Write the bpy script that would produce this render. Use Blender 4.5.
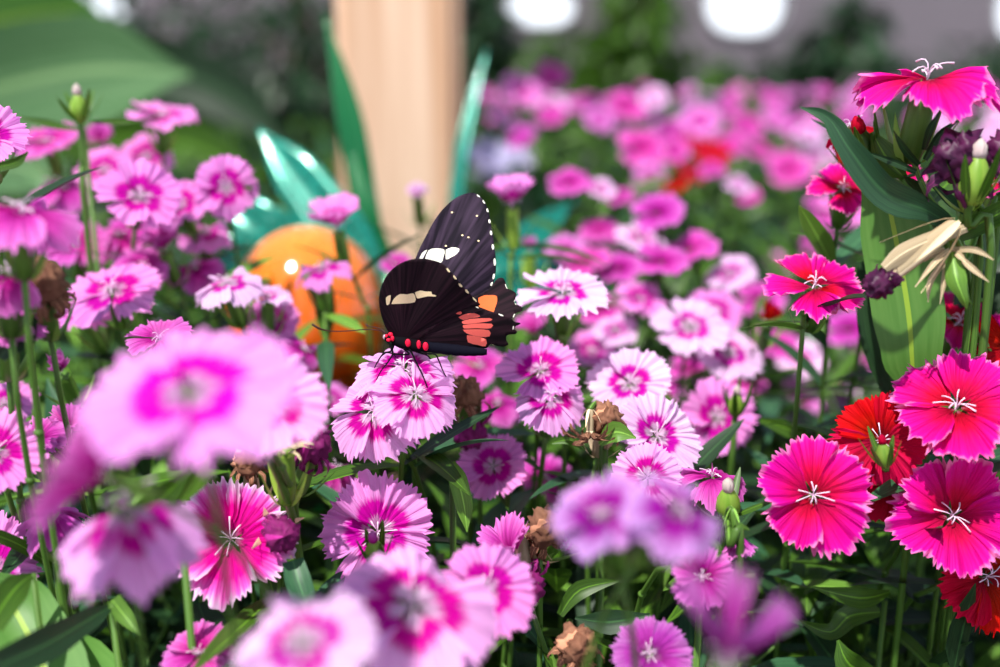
import bpy, bmesh, math, random
from mathutils import Vector, Matrix, noise
from mathutils.geometry import delaunay_2d_cdt
S = bpy.context.scene
COL = S.collection
for o in list(bpy.data.objects): bpy.data.objects.remove(o)
rnd = random.Random(11)
# ------------------------------------------------------------------ camera
TILT = math.radians(14.8); FPX = 1111.0
CAM = Vector((0, 0, .40))
FW = Vector((0, math.cos(TILT), -math.sin(TILT))); UP = Vector((0, math.sin(TILT), math.cos(TILT))); RT = Vector((1, 0, 0))
cam = bpy.data.cameras.new('camera'); cam.lens = 40; cam.sensor_width = 36
cam.clip_start = .01; cam.clip_end = 100
cam.dof.use_dof = True; cam.dof.focus_distance = .338; cam.dof.aperture_fstop = 4.6
co = bpy.data.objects.new('camera', cam); COL.objects.link(co)
co.location = CAM; co.rotation_euler = (math.pi/2 - TILT, 0, 0); S.camera = co
# ------------------------------------------------------------------ light
S.view_settings.view_transform = 'Standard'; S.view_settings.look = 'None'
S.view_settings.gamma = 1; S.view_settings.use_curve_mapping = False
S.view_settings.exposure = 0.3
w = bpy.data.worlds.new('sky'); S.world = w; w.use_nodes = True
wb = w.node_tree.nodes['Background']; wb.inputs[1].default_value = 1.0
# clear sky: brilliant haze near the horizon, deeper towards the zenith
wt = w.node_tree; tcn = wt.nodes.new('ShaderNodeTexCoord'); sxn = wt.nodes.new('ShaderNodeSeparateXYZ'); wt.links.new(tcn.outputs['Generated'], sxn.inputs[0])
wr = wt.nodes.new('ShaderNodeValToRGB'); we = wr.color_ramp.elements; we[0].position = 0; we[0].color = (1.5, 1.6, 1.75, 1); we[1].position = .9; we[1].color = (.20, .27, .40, 1)
q_ = we.new(.12); q_.color = (1.1, 1.2, 1.35, 1); q_ = we.new(.35); q_.color = (.34, .42, .55, 1)
wt.links.new(sxn.outputs[2], wr.inputs[0]); wt.links.new(wr.outputs[0], wb.inputs[0])
sd = bpy.data.lights.new('sun', 'SUN'); sd.energy = 5.6; sd.angle = math.radians(1.2); sd.color = (1, .96, .9)
so = bpy.data.objects.new('sun', sd); COL.objects.link(so)
so.rotation_euler = Vector((.30, .42, -1.0)).to_track_quat('-Z', 'Y').to_euler()

def P(px, py, d): return CAM + d*(FW + (px-500)/FPX*RT - (py-333.5)/FPX*UP)
# ------------------------------------------------------------------ object helpers
def link(o, parent=None):
    COL.objects.link(o)
    if parent: o.parent = parent
    return o
def tag(o, label=None, cat=None, group=None, kind=None):
    if label: o['label'] = label
    if cat: o['category'] = cat
    if group: o['group'] = group
    if kind: o['kind'] = kind
    return o
def empty(name, loc):
    o = bpy.data.objects.new(name, None); o.location = loc; o.empty_display_size = .01
    return link(o)
class MB:
    def __init__(s): s.v = []; s.f = []; s.m = []; s.uv = []; s.fuv = []
    def add(s, v, f, m=0, uv=None):
        b = len(s.v); s.v += [tuple(p) for p in v]; s.uv += (uv if uv else [(0, 0)]*len(v))
        s.f += [tuple(i+b for i in q) for q in f]; s.m += [m]*len(f)
    def mesh(s, name, mats, smooth=True):
        me = bpy.data.meshes.new(name); me.from_pydata(s.v, [], s.f)
        for m in mats: me.materials.append(m)
        me.polygons.foreach_set('material_index', s.m)
        me.polygons.foreach_set('use_smooth', [smooth]*len(s.f))
        l = me.uv_layers.new(name='UVMap'); dat = []
        for lp in me.loops: dat += s.uv[lp.vertex_index]
        l.data.foreach_set('uv', dat)
        me.update(); return me
    def obj(s, name, mats, parent=None, world=True, smooth=True):
        if parent and world:
            q = parent.location; s.v = [(x-q.x, y-q.y, z-q.z) for x, y, z in s.v]
        return link(bpy.data.objects.new(name, s.mesh(name, mats, smooth)), parent)
def tube(mb, pts, rad, n=6, m=0, cap=True):
    pts = [Vector(p) for p in pts]
    if not hasattr(rad, '__len__'): rad = [rad]*len(pts)
    V = []; F = []; UVs = []; prev = None
    for i, p in enumerate(pts):
        t = (pts[min(i+1, len(pts)-1)]-pts[max(i-1, 0)]).normalized()
        a = prev if prev else (Vector((0, 0, 1)) if abs(t.z) < .9 else Vector((1, 0, 0)))
        x = (a - a.dot(t)*t).normalized(); y = t.cross(x); prev = x
        for k in range(n):
            an = 2*math.pi*k/n; V.append(p + rad[i]*(math.cos(an)*x + math.sin(an)*y)); UVs.append((k/n, i/(len(pts)-1)))
    for i in range(len(pts)-1):
        for k in range(n): F.append((i*n+k, i*n+(k+1) % n, (i+1)*n+(k+1) % n, (i+1)*n+k))
    if cap: F.append(tuple(range(n-1, -1, -1))); F.append(tuple(range((len(pts)-1)*n, len(pts)*n)))
    mb.add(V, F, m, UVs)
def bez(p0, p1, p2, p3, n):
    r = []
    for i in range(n+1):
        t = i/n; s = 1-t; r.append(p0*s**3 + p1*3*s*s*t + p2*3*s*t*t + p3*t**3)
    return r
def smooth_path(pts, n=6):
    pts = [Vector(p) for p in pts]; Q = [pts[0]] + pts + [pts[-1]]; out = []
    for i in range(1, len(Q)-2):
        a, b, c, d = Q[i-1:i+3]
        for k in range(n):
            t = k/n
            out.append(.5*((2*b)+(c-a)*t+(2*a-5*b+4*c-d)*t*t+(3*b-a-3*c+d)*t**3))
    out.append(pts[-1]); return out
def ellipsoid(mb, c, r, R=None, n=12, k=8, m=0):
    V = []; F = []; U = []
    for i in range(k+1):
        th = math.pi*i/k
        for j in range(n):
            ph = 2*math.pi*j/n; p = Vector((r[0]*math.sin(th)*math.cos(ph), r[1]*math.sin(th)*math.sin(ph), r[2]*math.cos(th)))
            if R: p = R @ p
            V.append(Vector(c)+p); U.append((j/n, i/k))
    for i in range(k):
        for j in range(n): F.append((i*n+j, (i+1)*n+j, (i+1)*n+(j+1) % n, i*n+(j+1) % n))
    mb.add(V, F, m, U)
# ------------------------------------------------------------------ materials
def new_mat(name, rough=.6, spec=.3):
    m = bpy.data.materials.new(name); m.use_nodes = True; nt = m.node_tree
    b = nt.nodes['Principled BSDF']; b.inputs['Roughness'].default_value = rough; b.inputs['Specular IOR Level'].default_value = spec
    return m, nt, b
def translucent(nt, b, colsock, fac, gain=1.0):
    out = nt.nodes['Material Output']; tr = nt.nodes.new('ShaderNodeBsdfTranslucent'); mx = nt.nodes.new('ShaderNodeMixShader')
    nt.links.new(colsock, tr.inputs[0]); mx.inputs[0].default_value = fac
    nt.links.new(b.outputs[0], mx.inputs[1]); nt.links.new(tr.outputs[0], mx.inputs[2]); nt.links.new(mx.outputs[0], out.inputs[0])
def math_node(nt, op, a, b=None, c=None):
    n = nt.nodes.new('ShaderNodeMath'); n.operation = op
    for i, x in enumerate((a, b, c)):
        if x is None: continue
        if isinstance(x, (int, float)): n.inputs[i].default_value = x
        else: nt.links.new(x, n.inputs[i])
    return n.outputs[0]
def petal_mat(name, stops, streak=.16, trans=.3, vary=.1):
    """stops: (radius fraction, colour). Streaky edges between the colour zones."""
    m, nt, b = new_mat(name, .65, .12)
    uv = nt.nodes.new('ShaderNodeUVMap'); sp = nt.nodes.new('ShaderNodeSeparateXYZ'); nt.links.new(uv.outputs[0], sp.inputs[0])
    mp = nt.nodes.new('ShaderNodeMapping'); mp.inputs['Scale'].default_value = (9, 1.2, 1); nt.links.new(uv.outputs[0], mp.inputs[0])
    oi = nt.nodes.new('ShaderNodeObjectInfo'); cb = nt.nodes.new('ShaderNodeCombineXYZ')
    nt.links.new(math_node(nt, 'MULTIPLY', oi.outputs['Random'], 40.0), cb.inputs[2]); nt.links.new(cb.outputs[0], mp.inputs['Location'])
    no = nt.nodes.new('ShaderNodeTexNoise'); no.inputs['Scale'].default_value = 1.3; no.inputs['Detail'].default_value = 2
    nt.links.new(mp.outputs[0], no.inputs[0])
    u2 = math_node(nt, 'POWER', math_node(nt, 'ABSOLUTE', sp.outputs[0]), 3.0)
    v = math_node(nt, 'ADD', sp.outputs[1], math_node(nt, 'MULTIPLY', u2, .14))
    v = math_node(nt, 'ADD', v, math_node(nt, 'MULTIPLY', math_node(nt, 'SUBTRACT', no.outputs[0], .5), streak*2))
    cr = nt.nodes.new('ShaderNodeValToRGB'); e = cr.color_ramp.elements
    e[0].position = stops[0][0]; e[0].color = (*stops[0][1], 1); e[1].position = stops[-1][0]; e[1].color = (*stops[-1][1], 1)
    for p_, c_ in stops[1:-1]: q = e.new(p_); q.color = (*c_, 1)
    nt.links.new(v, cr.inputs[0])
    # fine radial ribbing of the petal tissue
    hs = nt.nodes.new('ShaderNodeHueSaturation'); nt.links.new(cr.outputs[0], hs.inputs['Color'])
    val = math_node(nt, 'ADD', 1-vary, math_node(nt, 'MULTIPLY', oi.outputs['Random'], vary*1.5))
    nt.links.new(val, hs.inputs['Value'])
    hu = math_node(nt, 'ADD', .488, math_node(nt, 'MULTIPLY', oi.outputs['Random'], .024)); nt.links.new(hu, hs.inputs['Hue'])
    nt.links.new(hs.outputs[0], b.inputs['Base Color'])
    mp2 = nt.nodes.new('ShaderNodeMapping'); mp2.inputs['Scale'].default_value = (16, .9, 1); nt.links.new(uv.outputs[0], mp2.inputs[0])
    n2 = nt.nodes.new('ShaderNodeTexNoise'); n2.inputs['Scale'].default_value = 1; nt.links.new(mp2.outputs[0], n2.inputs[0])
    bp = nt.nodes.new('ShaderNodeBump'); bp.inputs['Strength'].default_value = .9; bp.inputs['Distance'].default_value = .0012
    nt.links.new(n2.outputs[0], bp.inputs['Height']); nt.links.new(bp.outputs[0], b.inputs['Normal'])
    translucent(nt, b, hs.outputs[0], trans); return m
def ring(edge, rg, cen, r0=.22, r1=.30, r2=.55, r3=.68):
    return [(0.0, cen), (r0, cen), (r1, rg), (r2, rg), (r3, edge), (1.0, tuple(min(1, c*1.08) for c in edge))]
MAT = {
 'pink':   petal_mat('pink_ringed_petal', ring((.88, .30, .76), (.66, 0, .40), (.88, .38, .74))),
 'pale':   petal_mat('pale_ringed_petal', ring((.97, .60, .93), (.70, .002, .46), (.96, .62, .90), r2=.48, r3=.6)),
 'big':    petal_mat('broad_ringed_petal', ring((.92, .36, .84), (.80, 0, .56), (.92, .46, .84), .22, .29, .56, .66), streak=.06),
 'splash': petal_mat('splashed_petal', ring((.93, .44, .86), (.66, 0, .36), (.93, .54, .86), .24, .33, .54, .68), streak=.2),
 'rose':   petal_mat('rose_petal', [(0, (.55, .005, .28)), (.35, (.62, .015, .34)), (.75, (.74, .09, .52)), (1, (.8, .22, .66))]),
 'orchid': petal_mat('orchid_petal', [(0, (.35, 0, .18)), (.3, (.5, .005, .30)), (.7, (.68, .07, .50)), (1, (.82, .24, .70))]),
 'lilac':  petal_mat('lilac_petal', ring((.70, .36, .80), (.38, .0, .36), (.66, .22, .62), .14, .24, .5, .9)),
 'mauve':  petal_mat('mauve_petal', [(0, (.6, .3, .52)), (.3, (.4, .02, .32)), (.7, (.5, .05, .44)), (1, (.6, .2, .58))]),
 'hot':    petal_mat('hot_pink_petal', [(0, (.8, .25, .4)), (.08, (.45, 0, .02)), (.45, (.66, 0, .07)), (.8, (.76, 0, .24)), (.93, (.8, .003, .33)), (1, (.9, .2, .5))], streak=.12, trans=.2),
 'hotedge': petal_mat('hot_pink_white_edged_petal', [(0, (.85, .35, .6)), (.15, (.66, 0, .24)), (.7, (.76, 0, .34)), (.86, (.86, .12, .6)), (1, (.9, .6, .85))], streak=.2),
 'red':    petal_mat('crimson_petal', [(0, (.7, .25, .25)), (.08, (.28, 0, .01)), (.5, (.5, 0, .010)), (1, (.66, .0005, .03))], streak=.12, trans=.2),
 'cream':  petal_mat('cream_bud_petal', [(0, (.8, .55, .6)), (1, (.85, .75, .68))]),
 'lavender': petal_mat('lavender_petal', [(0, (.4, .36, .65)), (.4, (.5, .46, .7)), (1, (.6, .57, .78))]),
}
def leaf_mat(name, c0, c1, trans=.25, rough=.45, ribs=7, midrib=None):
    m, nt, b = new_mat(name, rough, .35)
    uv = nt.nodes.new('ShaderNodeUVMap'); mp = nt.nodes.new('ShaderNodeMapping'); mp.inputs['Scale'].default_value = (ribs, 1.1, 1)
    nt.links.new(uv.outputs[0], mp.inputs[0])
    no = nt.nodes.new('ShaderNodeTexNoise'); no.inputs['Scale'].default_value = 1.5; no.inputs['Detail'].default_value = 3; nt.links.new(mp.outputs[0], no.inputs[0])
    cr = nt.nodes.new('ShaderNodeValToRGB'); e = cr.color_ramp.elements
    e[0].position = .3; e[0].color = (*c0, 1); e[1].position = .7; e[1].color = (*c1, 1); nt.links.new(no.outputs[0], cr.inputs[0])
    sp = nt.nodes.new('ShaderNodeSeparateXYZ'); nt.links.new(uv.outputs[0], sp.inputs[0])
    oi = nt.nodes.new('ShaderNodeObjectInfo'); hs = nt.nodes.new('ShaderNodeHueSaturation')
    nt.links.new(math_node(nt, 'ADD', .8, math_node(nt, 'MULTIPLY', oi.outputs['Random'], .4)), hs.inputs['Value'])
    mx = nt.nodes.new('ShaderNodeMix'); mx.data_type = 'RGBA'
    k = math_node(nt, 'LESS_THAN', math_node(nt, 'ABSOLUTE', sp.outputs[0]), .07)
    nt.links.new(k, mx.inputs[0]); nt.links.new(cr.outputs[0], mx.inputs[6])
    mx.inputs[7].default_value = (*(midrib or tuple(min(1, x*1.8) for x in c1)), 1)
    nt.links.new(mx.outputs[2], hs.inputs['Color']); nt.links.new(hs.outputs[0], b.inputs['Base Color'])
    translucent(nt, b, hs.outputs[0], trans); return m
LEAF = {
 'mid':  leaf_mat('leaf_green', (.018, .06, .006), (.075, .175, .012)),
 'dark': leaf_mat('dark_and_shaded_leaf_green', (.006, .022, .009), (.018, .055, .016), trans=.12),  # dark leaves; the low colour also stands in for shade on background foliage
 'blue': leaf_mat('blue_green_leaf', (.012, .05, .026), (.04, .13, .05), trans=.12, midrib=(.05, .16, .06)),
 'pale': leaf_mat('pale_leaf_green', (.08, .20, .02), (.16, .32, .045), trans=.25),
 'broad': leaf_mat('broad_leaf_green', (.085, .24, .035), (.14, .32, .06), trans=.3, ribs=3, midrib=(.35, .55, .05)),
 'hosta': leaf_mat('broad_background_leaf', (.03, .12, .03), (.15, .26, .12), trans=.2, ribs=16, midrib=(.2, .34, .14)),
 'stem': leaf_mat('stem_green', (.045, .12, .015), (.10, .20, .03), trans=.05),
 'paleshoot': leaf_mat('fresh_calyx_green', (.16, .32, .03), (.28, .42, .06), trans=.2),
 'tan':  leaf_mat('dry_calyx_tan', (.34, .25, .14), (.50, .40, .26), trans=.15, rough=.8),
 'brown': leaf_mat('withered_brown', (.10, .035, .02), (.36, .17, .10), trans=.2, rough=.9, ribs=3),
 'plum': leaf_mat('withered_plum', (.02, .001, .02), (.10, .008, .06), trans=.1, rough=.5, ribs=3),
 'maroon': leaf_mat('withered_magenta', (.12, .003, .06), (.34, .015, .20), trans=.2, rough=.7, ribs=3),
}
def flat_mat(name, c, rough=.5, spec=.4, metal=0, coat=0):
    m, nt, b = new_mat(name, rough, spec); b.inputs['Metallic'].default_value = metal; b.inputs['Coat Weight'].default_value = coat
    no = nt.nodes.new('ShaderNodeTexNoise'); no.inputs['Scale'].default_value = 90
    mx = nt.nodes.new('ShaderNodeMix'); mx.data_type = 'RGBA'; nt.links.new(no.outputs[0], mx.inputs[0])
    mx.inputs[6].default_value = (*[x*.8 for x in c], 1); mx.inputs[7].default_value = (*[min(1, x*1.15) for x in c], 1)
    nt.links.new(mx.outputs[2], b.inputs['Base Color']); return m
STAMEN = flat_mat('pale_stamen', (.95, .66, .85), .5)
# ------------------------------------------------------------------ petals
STY = {'open': (16, -26, 1.0), 'flat': (4, -14, 1.0), 'reflex': (14, -85, 1.0), 'droop': (-28, -62, .95), 'cup': (72, -48, .9),
       'closed': (86, -18, .8), 'funnel': (58, -12, .30), 'arch': (4, -58, 1.0), 'tent': (-46, -16, .95), 'trumpet': (50, -30, .85), 'crown': (10, -38, 1.0), 'wave': (24, -50, 1.0), 'shut': (92, 12, .55)}
_pc = {}
def petal_pts(style, seed, nu=49, nv=9, teeth=12):
    a0, a1, wd = STY[style]; r = random.Random(seed*77+5)
    prof = [(0, 0)]; K = 40
    for i in range(K):
        a = math.radians(a0 + a1*((i+.5)/K)); x, z = prof[-1]; prof.append((x+math.cos(a)/K, z+math.sin(a)/K))
    def pr(s):
        t = max(0, min(K-1e-4, s*K)) if s < 1 else K-1e-4
        i = int(t); f = t-i; x = prof[i][0]*(1-f)+prof[i+1][0]*f; z = prof[i][1]*(1-f)+prof[i+1][1]*f
        if s > 1: a = math.radians(a0+a1); x += (s-1)*math.cos(a); z += (s-1)*math.sin(a)
        return x, z
    V = []; U = []; ph = r.uniform(0, 6); ph2 = r.uniform(0, 6); amp = r.uniform(.03, .08)
    tt = [r.uniform(.06, .19) for _ in range(teeth+1)]
    for j in range(nv):
        v = j/(nv-1)
        for i in range(nu):
            u = -1 + 2*i/(nu-1)
            hw = math.radians(45*wd)*(0.35 + .65*min(1, v/.45)**.8)*(1-.1*v*v)
            phi = u*hw
            tk = max(0, min(teeth-.001, (u+1)/2*teeth + (.45*math.sin(7*u+ph)+.3*math.sin(13*u+ph2))*(1-u*u))); fr = tk-int(tk); tooth = (1-abs(2*fr-1))*tt[min(teeth, int(tk))]
            edge = (1 - .15*abs(u)**4 - .12) + tooth
            body = .86 - .15*abs(u)**4
            rr = .06 + (v*(body-.06) if j < nv-1 else (edge-.06)) if j < nv-1 else edge
            if j == nv-2: rr = body*.985
            s = rr*math.cos(phi); y = rr*math.sin(phi); x, z = pr(s)
            z += v*v*(amp*math.sin(5*u+ph) + .5*amp*math.sin(11*u+ph2)) + .018*v*math.sin(19*u+ph)*(1+v) + .06*u*u*v
            V.append((x, y, z)); U.append((u, v))
    F = [(j*nu+i, j*nu+i+1, (j+1)*nu+i+1, (j+1)*nu+i) for j in range(nv-1) for i in range(nu-1)]
    return V, F, U
def petal_mesh(style, seed, matn):
    k = (style, seed, matn)
    if k not in _pc:
        mb = MB(); V, F, U = petal_pts(style, seed); mb.add(V, F, 0, U); _pc[k] = mb.mesh('petal', [MAT[matn]])
    return _pc[k]
def stamen_mesh():
    if 'st' not in _pc:
        mb = MB(); r = random.Random(3)
        for k in range(8):
            a = k*.785+r.uniform(-.3, .3); L = r.uniform(.16, .38); h = r.uniform(.10, .30)
            d = Vector((math.cos(a), math.sin(a), 0)); p = bez(Vector((0, 0, -.05)), Vector((0, 0, h)), d*L*.5+Vector((0, 0, h)), d*L+Vector((0, 0, h*r.uniform(.4, 1))), 5)
            tube(mb, p, [.008]*4+[.010, .015], 5)
        _pc['st'] = mb.mesh('stamens', [STAMEN])
    return _pc['st']
def calyx_mesh(matn, L=1.0):
    k = ('cx', matn)
    if k not in _pc:     # unit: length 1 downwards, along -Z
        mb = MB(); pts = [(0, 0, .06), (0, 0, 0), (0, 0, -.3), (0, 0, -.7), (0, 0, -.95), (0, 0, -1)]
        tube(mb, pts, [.15, .16, .175, .185, .15, .08], 10)
        for q in range(5):
            a = q*1.2566; ca, sa = math.cos(a), math.sin(a); w_ = .09
            V = [(.155*ca+w_*sa, .155*sa-w_*ca, -.05), (.155*ca-w_*sa, .155*sa+w_*ca, -.05), (.2*ca, .2*sa, .14)]
            mb.add(V, [(0, 1, 2)])
        for q in range(4):           # narrow bracts hugging the tube and spreading
            a = q*1.57+.4; d = Vector((math.cos(a), math.sin(a), 0)); s_ = Vector((-d.y, d.x, 0))
            c = bez(d*.1+Vector((0, 0, -1.02)), d*.3+Vector((0, 0, -.9)), d*.42+Vector((0, 0, -.6)), d*.62+Vector((0, 0, -.2)), 5)
            V = []; F = []
            for i, p in enumerate(c):
                hw = .07*math.sin(math.pi*(.15+.85*i/5))+.002
                V += [p-s_*hw, p+d*-.01, p+s_*hw]
            for i in range(5): F += [(3*i, 3*i+1, 3*i+4, 3*i+3), (3*i+1, 3*i+2, 3*i+5, 3*i+4)]
            mb.add(V, F)
        _pc[k] = mb.mesh('calyx', [LEAF[matn]])
    return _pc[k]
def leaf_geo(mb, base, d, up, L, W, bend=.3, fold=.25, n=8, m=0, twist=0):
    """lance-shaped leaf with a folded midrib, starting at base and heading along d."""
    d = Vector(d).normalized(); side = d.cross(Vector(up)).normalized(); nu = side.cross(d)
    V = []; U = []; F = []; p = Vector(base); ds = L/n
    for i in range(n+1):
        t = i/n; ww = W*.5*(math.sin(math.pi*min(1, t**.75*1.0))**.8 if t < 1 else 0)
        ww = max(ww, W*.12*(1-t)) + .0002
        V += [p-side*ww+nu*ww*fold, p.copy(), p+side*ww+nu*ww*fold]; U += [(-1, t), (0, t), (1, t)]
        a = -bend/n; d2 = (d*math.cos(a)+nu*math.sin(a)); nu = (nu*math.cos(a)-d*math.sin(a)); d = d2
        if twist: R = Matrix.Rotation(twist/n, 3, d); side = R @ side; nu = R @ nu
        p = p + d*ds
    for i in range(n): F += [(3*i, 3*i+1, 3*i+4, 3*i+3), (3*i+1, 3*i+2, 3*i+5, 3*i+4)]
    mb.add(V, F, m, U)
_lc = {}
def leaf_obj(root, pos, direction, L, W, matn='mid', rr=rnd, name='leaf'):
    k = (matn, rr.randint(0, 4))
    if k not in _lc:
        mb = MB(); q = random.Random(k[1]+9)
        leaf_geo(mb, (0, 0, 0), (1, 0, 0), (0, 0, 1), 1, .15+.05*q.random(), bend=q.uniform(-.3, .9), fold=q.uniform(.15, .5), n=9, twist=q.uniform(-.5, .5))
        _lc[k] = mb.mesh('leaf', [LEAF[matn]])
    o = bpy.data.objects.new(name, _lc[k]); link(o, root)
    d = Vector(direction).normalized(); y = Vector((0, 0, 1)).cross(d)
    y = y.normalized() if y.length > .05 else Vector((0, 1, 0)); z = d.cross(y)
    M = Matrix((d, y, z)).transposed().to_4x4()
    o.location = Vector(pos)-root.location; o.rotation_euler = M.to_euler(); o.scale = (L, L*W, L); return o
def px_leaf(root, pts, hw, matn='mid', fold=.2, name='leaf', flip=1, n=5):
    """leaf along measured points (x, y, distance); hw = half width per point in mm; the blade faces the camera."""
    path = smooth_path([P(*q) for q in pts], n); N = len(path)-1; V = []; U = []; F = []
    for i, p in enumerate(path):
        t = i/N*(len(hw)-1); k = min(int(t), len(hw)-2); f = t-k; f = f*f*(3-2*f); h = (hw[k]*(1-f)+hw[k+1]*f)*.001
        tg = (path[min(i+1, N)]-path[max(i-1, 0)]).normalized(); vw = (CAM-p).normalized(); sd_ = tg.cross(vw).normalized()
        back = vw*-fold*h*flip
        for uu in (-1, -.5, 0, .5, 1): V.append(p+sd_*h*uu-back*abs(uu)); U.append((uu, i/N))
    for i in range(N):
        for c in range(4): F.append((5*i+c, 5*i+c+1, 5*i+c+6, 5*i+c+5))
    mb = MB(); mb.add(V, F, 0, U); o = mb.obj(name, [LEAF[matn]], root)
    return o
# ------------------------------------------------------------------ a flower on its stem
def stem_path(top, n, rr, r_end=None):
    g = Vector((top.x - n.x*.02 + rr.uniform(-.012, .012), top.y - n.y*.03 + rr.uniform(-.01, .02), 0)) if r_end is None else r_end
    L = top.z
    return bez(top, top - n*min(.06, L*.35), Vector((g.x, g.y, L*.55)), g, 9)
def dianthus(px, py, d, mm, n, mat, style='open', label=None, cat='flower', group=None, name='dianthus', spin=None, leaves=4,
             stem=None, calyx='stem', seed=None, leafmat=None, petals=5, cl=.015, simple=False, pos=None, stamens=True):
    rr = random.Random(seed if seed is not None else int(px*7+py*13))
    head = pos if pos is not None else P(px, py, d); nv = Vector((n[0], -n[2], n[1])).normalized(); R = mm*.0005
    if stem:
        path = [head-nv*cl] + [P(*q) for q in stem]; e = path[-1]; path.append(Vector((e.x, e.y+.01, 0))); path = smooth_path(path, 5)
    else: path = stem_path(head-nv*cl, nv, rr)
    root = empty(name, path[-1]); tag(root, label, cat, group)
    q = nv.to_track_quat('Z', 'Y'); sp = rr.uniform(0, 6.28) if spin is None else math.radians(spin)
    loc = head-root.location
    for k in range(petals):
        o = bpy.data.objects.new('petal', petal_mesh(style, rr.randint(0, 4), mat)); link(o, root)
        M = q.to_matrix().to_4x4() @ Matrix.Rotation(sp+k*2*math.pi/5+rr.uniform(-.15, .15), 4, 'Z') @ Matrix.Rotation(rr.uniform(-.24, .13), 4, 'Y') @ Matrix.Rotation(.11+rr.uniform(-.05, .05), 4, 'X')
        o.location = loc; o.rotation_euler = M.to_euler(); s = R*1.08*rr.uniform(.93, 1.05); o.scale = (s, s, s)
    if stamens:
        o = bpy.data.objects.new('stamens', stamen_mesh()); link(o, root); o.location = loc
        o.rotation_euler = (q.to_matrix().to_4x4() @ Matrix.Rotation(sp, 4, 'Z')).to_euler(); o.scale = (R, R, R)
    o = bpy.data.objects.new('calyx', calyx_mesh(calyx)); link(o, root); o.location = loc-nv*cl*.16; o.rotation_euler = q.to_euler(); o.scale = (cl, cl, cl)
    sr = .0009 if head.y > .26 else .0007
    mb = MB(); tube(mb, path, sr, 6)
    for f in (.3, .55): ellipsoid(mb, path[int(f*(len(path)-1))], (sr*1.6, sr*1.6, sr*1.4), n=8, k=5)
    mb.obj('stem', [LEAF['stem']], root)
    if head.y < .30: leaves = 0
    for k in range(leaves):
        i = max(1, int((.22+.14*(k//2))*(len(path)-1))); p = path[i]; a = rr.uniform(0, 6.28) if k % 2 == 0 else a+math.pi+rr.uniform(-.3, .3)
        leaf_obj(root, p, (math.cos(a), math.sin(a), rr.uniform(-.2, .9)), rr.uniform(.026, .05), rr.uniform(.8, 1.3), leafmat or rr.choice(['mid', 'mid', 'blue', 'pale', 'dark']), rr)
    return root
def withered(px, py, d, mm, n, mat, label, calyx='tan', seed=1, cl=.014, strips=14, curl=3.0, stem=None, cat='withered flower'):
    rr = random.Random(seed); head = P(px, py, d); nv = Vector((n[0], -n[2], n[1])).normalized(); R = mm*.0005
    if stem:
        path = [head-nv*cl] + [P(*q) for q in stem]; e = path[-1]; path.append(Vector((e.x, e.y+.01, 0))); path = smooth_path(path, 5)
    else: path = stem_path(head-nv*cl, nv, rr)
    root = empty('withered_dianthus', path[-1]); tag(root, label, cat)
    q = nv.to_track_quat('Z', 'Y'); mb = MB(); V0 = q.to_matrix()
    for k in range(strips):
        a = k*2.4; p = Vector((.15*math.cos(a), .15*math.sin(a), 0)); dr = Vector((math.cos(a)*.7, math.sin(a)*.7, 1)).normalized()
        sd_ = Vector((-math.sin(a), math.cos(a), 0)); V = []; F = []; N = 9; U = []; ax = (sd_+Vector((rr.uniform(-.4, .4), rr.uniform(-.4, .4), rr.uniform(-.4, .4)))).normalized()
        c = rr.uniform(.5, 1.2)*curl
        for i in range(N+1):
            w_ = .16*math.sin(math.pi*(.2+.7*i/N))*rr.uniform(.6, 1.3)
            jt = Vector((rr.uniform(-1, 1), rr.uniform(-1, 1), rr.uniform(-1, 1)))*.05
            for uu in (-1, 0, 1): V.append(head + V0 @ ((p+sd_*w_*uu+jt*(1-abs(uu)*.3)+dr*(.12 if uu else 0)*rr.random())*R)); U.append((uu, i/N))
            Rm = Matrix.Rotation(c/N*1.4, 3, ax); dr = Rm @ dr; sd_ = Matrix.Rotation(rr.uniform(-.35, .35), 3, dr) @ sd_; p = p+dr*(1.5/N)
        for i in range(N): F += [(3*i, 3*i+1, 3*i+4, 3*i+3), (3*i+1, 3*i+2, 3*i+5, 3*i+4)]
        mb.add(V, F, 0, U)
    if curl >= 2.5:      # the crumpled wad of petals itself
        V = []; F = []; U = []; nn, kk = 26, 16
        for i in range(kk+1):
            th = math.pi*i/kk
            for j in range(nn):
                ph = 2*math.pi*j/nn; v = Vector((math.sin(th)*math.cos(ph), math.sin(th)*math.sin(ph), math.cos(th)))
                f = .62+.55*abs(noise.noise(v*2.6+Vector((seed, 0, 0))))+.25*noise.noise(v*6+Vector((0, seed, 0)))
                V.append(head + V0 @ ((v*f+Vector((0, 0, .55)))*R)); U.append((j/nn*2-1, i/kk))
        for i in range(kk):
            for j in range(nn): F.append((i*nn+j, (i+1)*nn+j, (i+1)*nn+(j+1) % nn, i*nn+(j+1) % nn))
        mb.add(V, F, 0, U)
    mb.obj('withered_petals', [LEAF[mat]], root)
    o = bpy.data.objects.new('calyx', calyx_mesh(calyx)); link(o, root); o.location = head-root.location; o.rotation_euler = q.to_euler(); wx = min(cl, .015); o.scale = (wx, wx, cl)
    mb = MB(); tube(mb, path, .0009, 6); mb.obj('stem', [LEAF['stem']], root)
    for k in range(0 if stem else 2):
        i = int(.3*(len(path)-1)); a = rr.uniform(0, 3.1)+k*math.pi
        leaf_obj(root, path[i], (math.cos(a), math.sin(a), .4), .035, 1, 'mid', rr)
    return root
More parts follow.
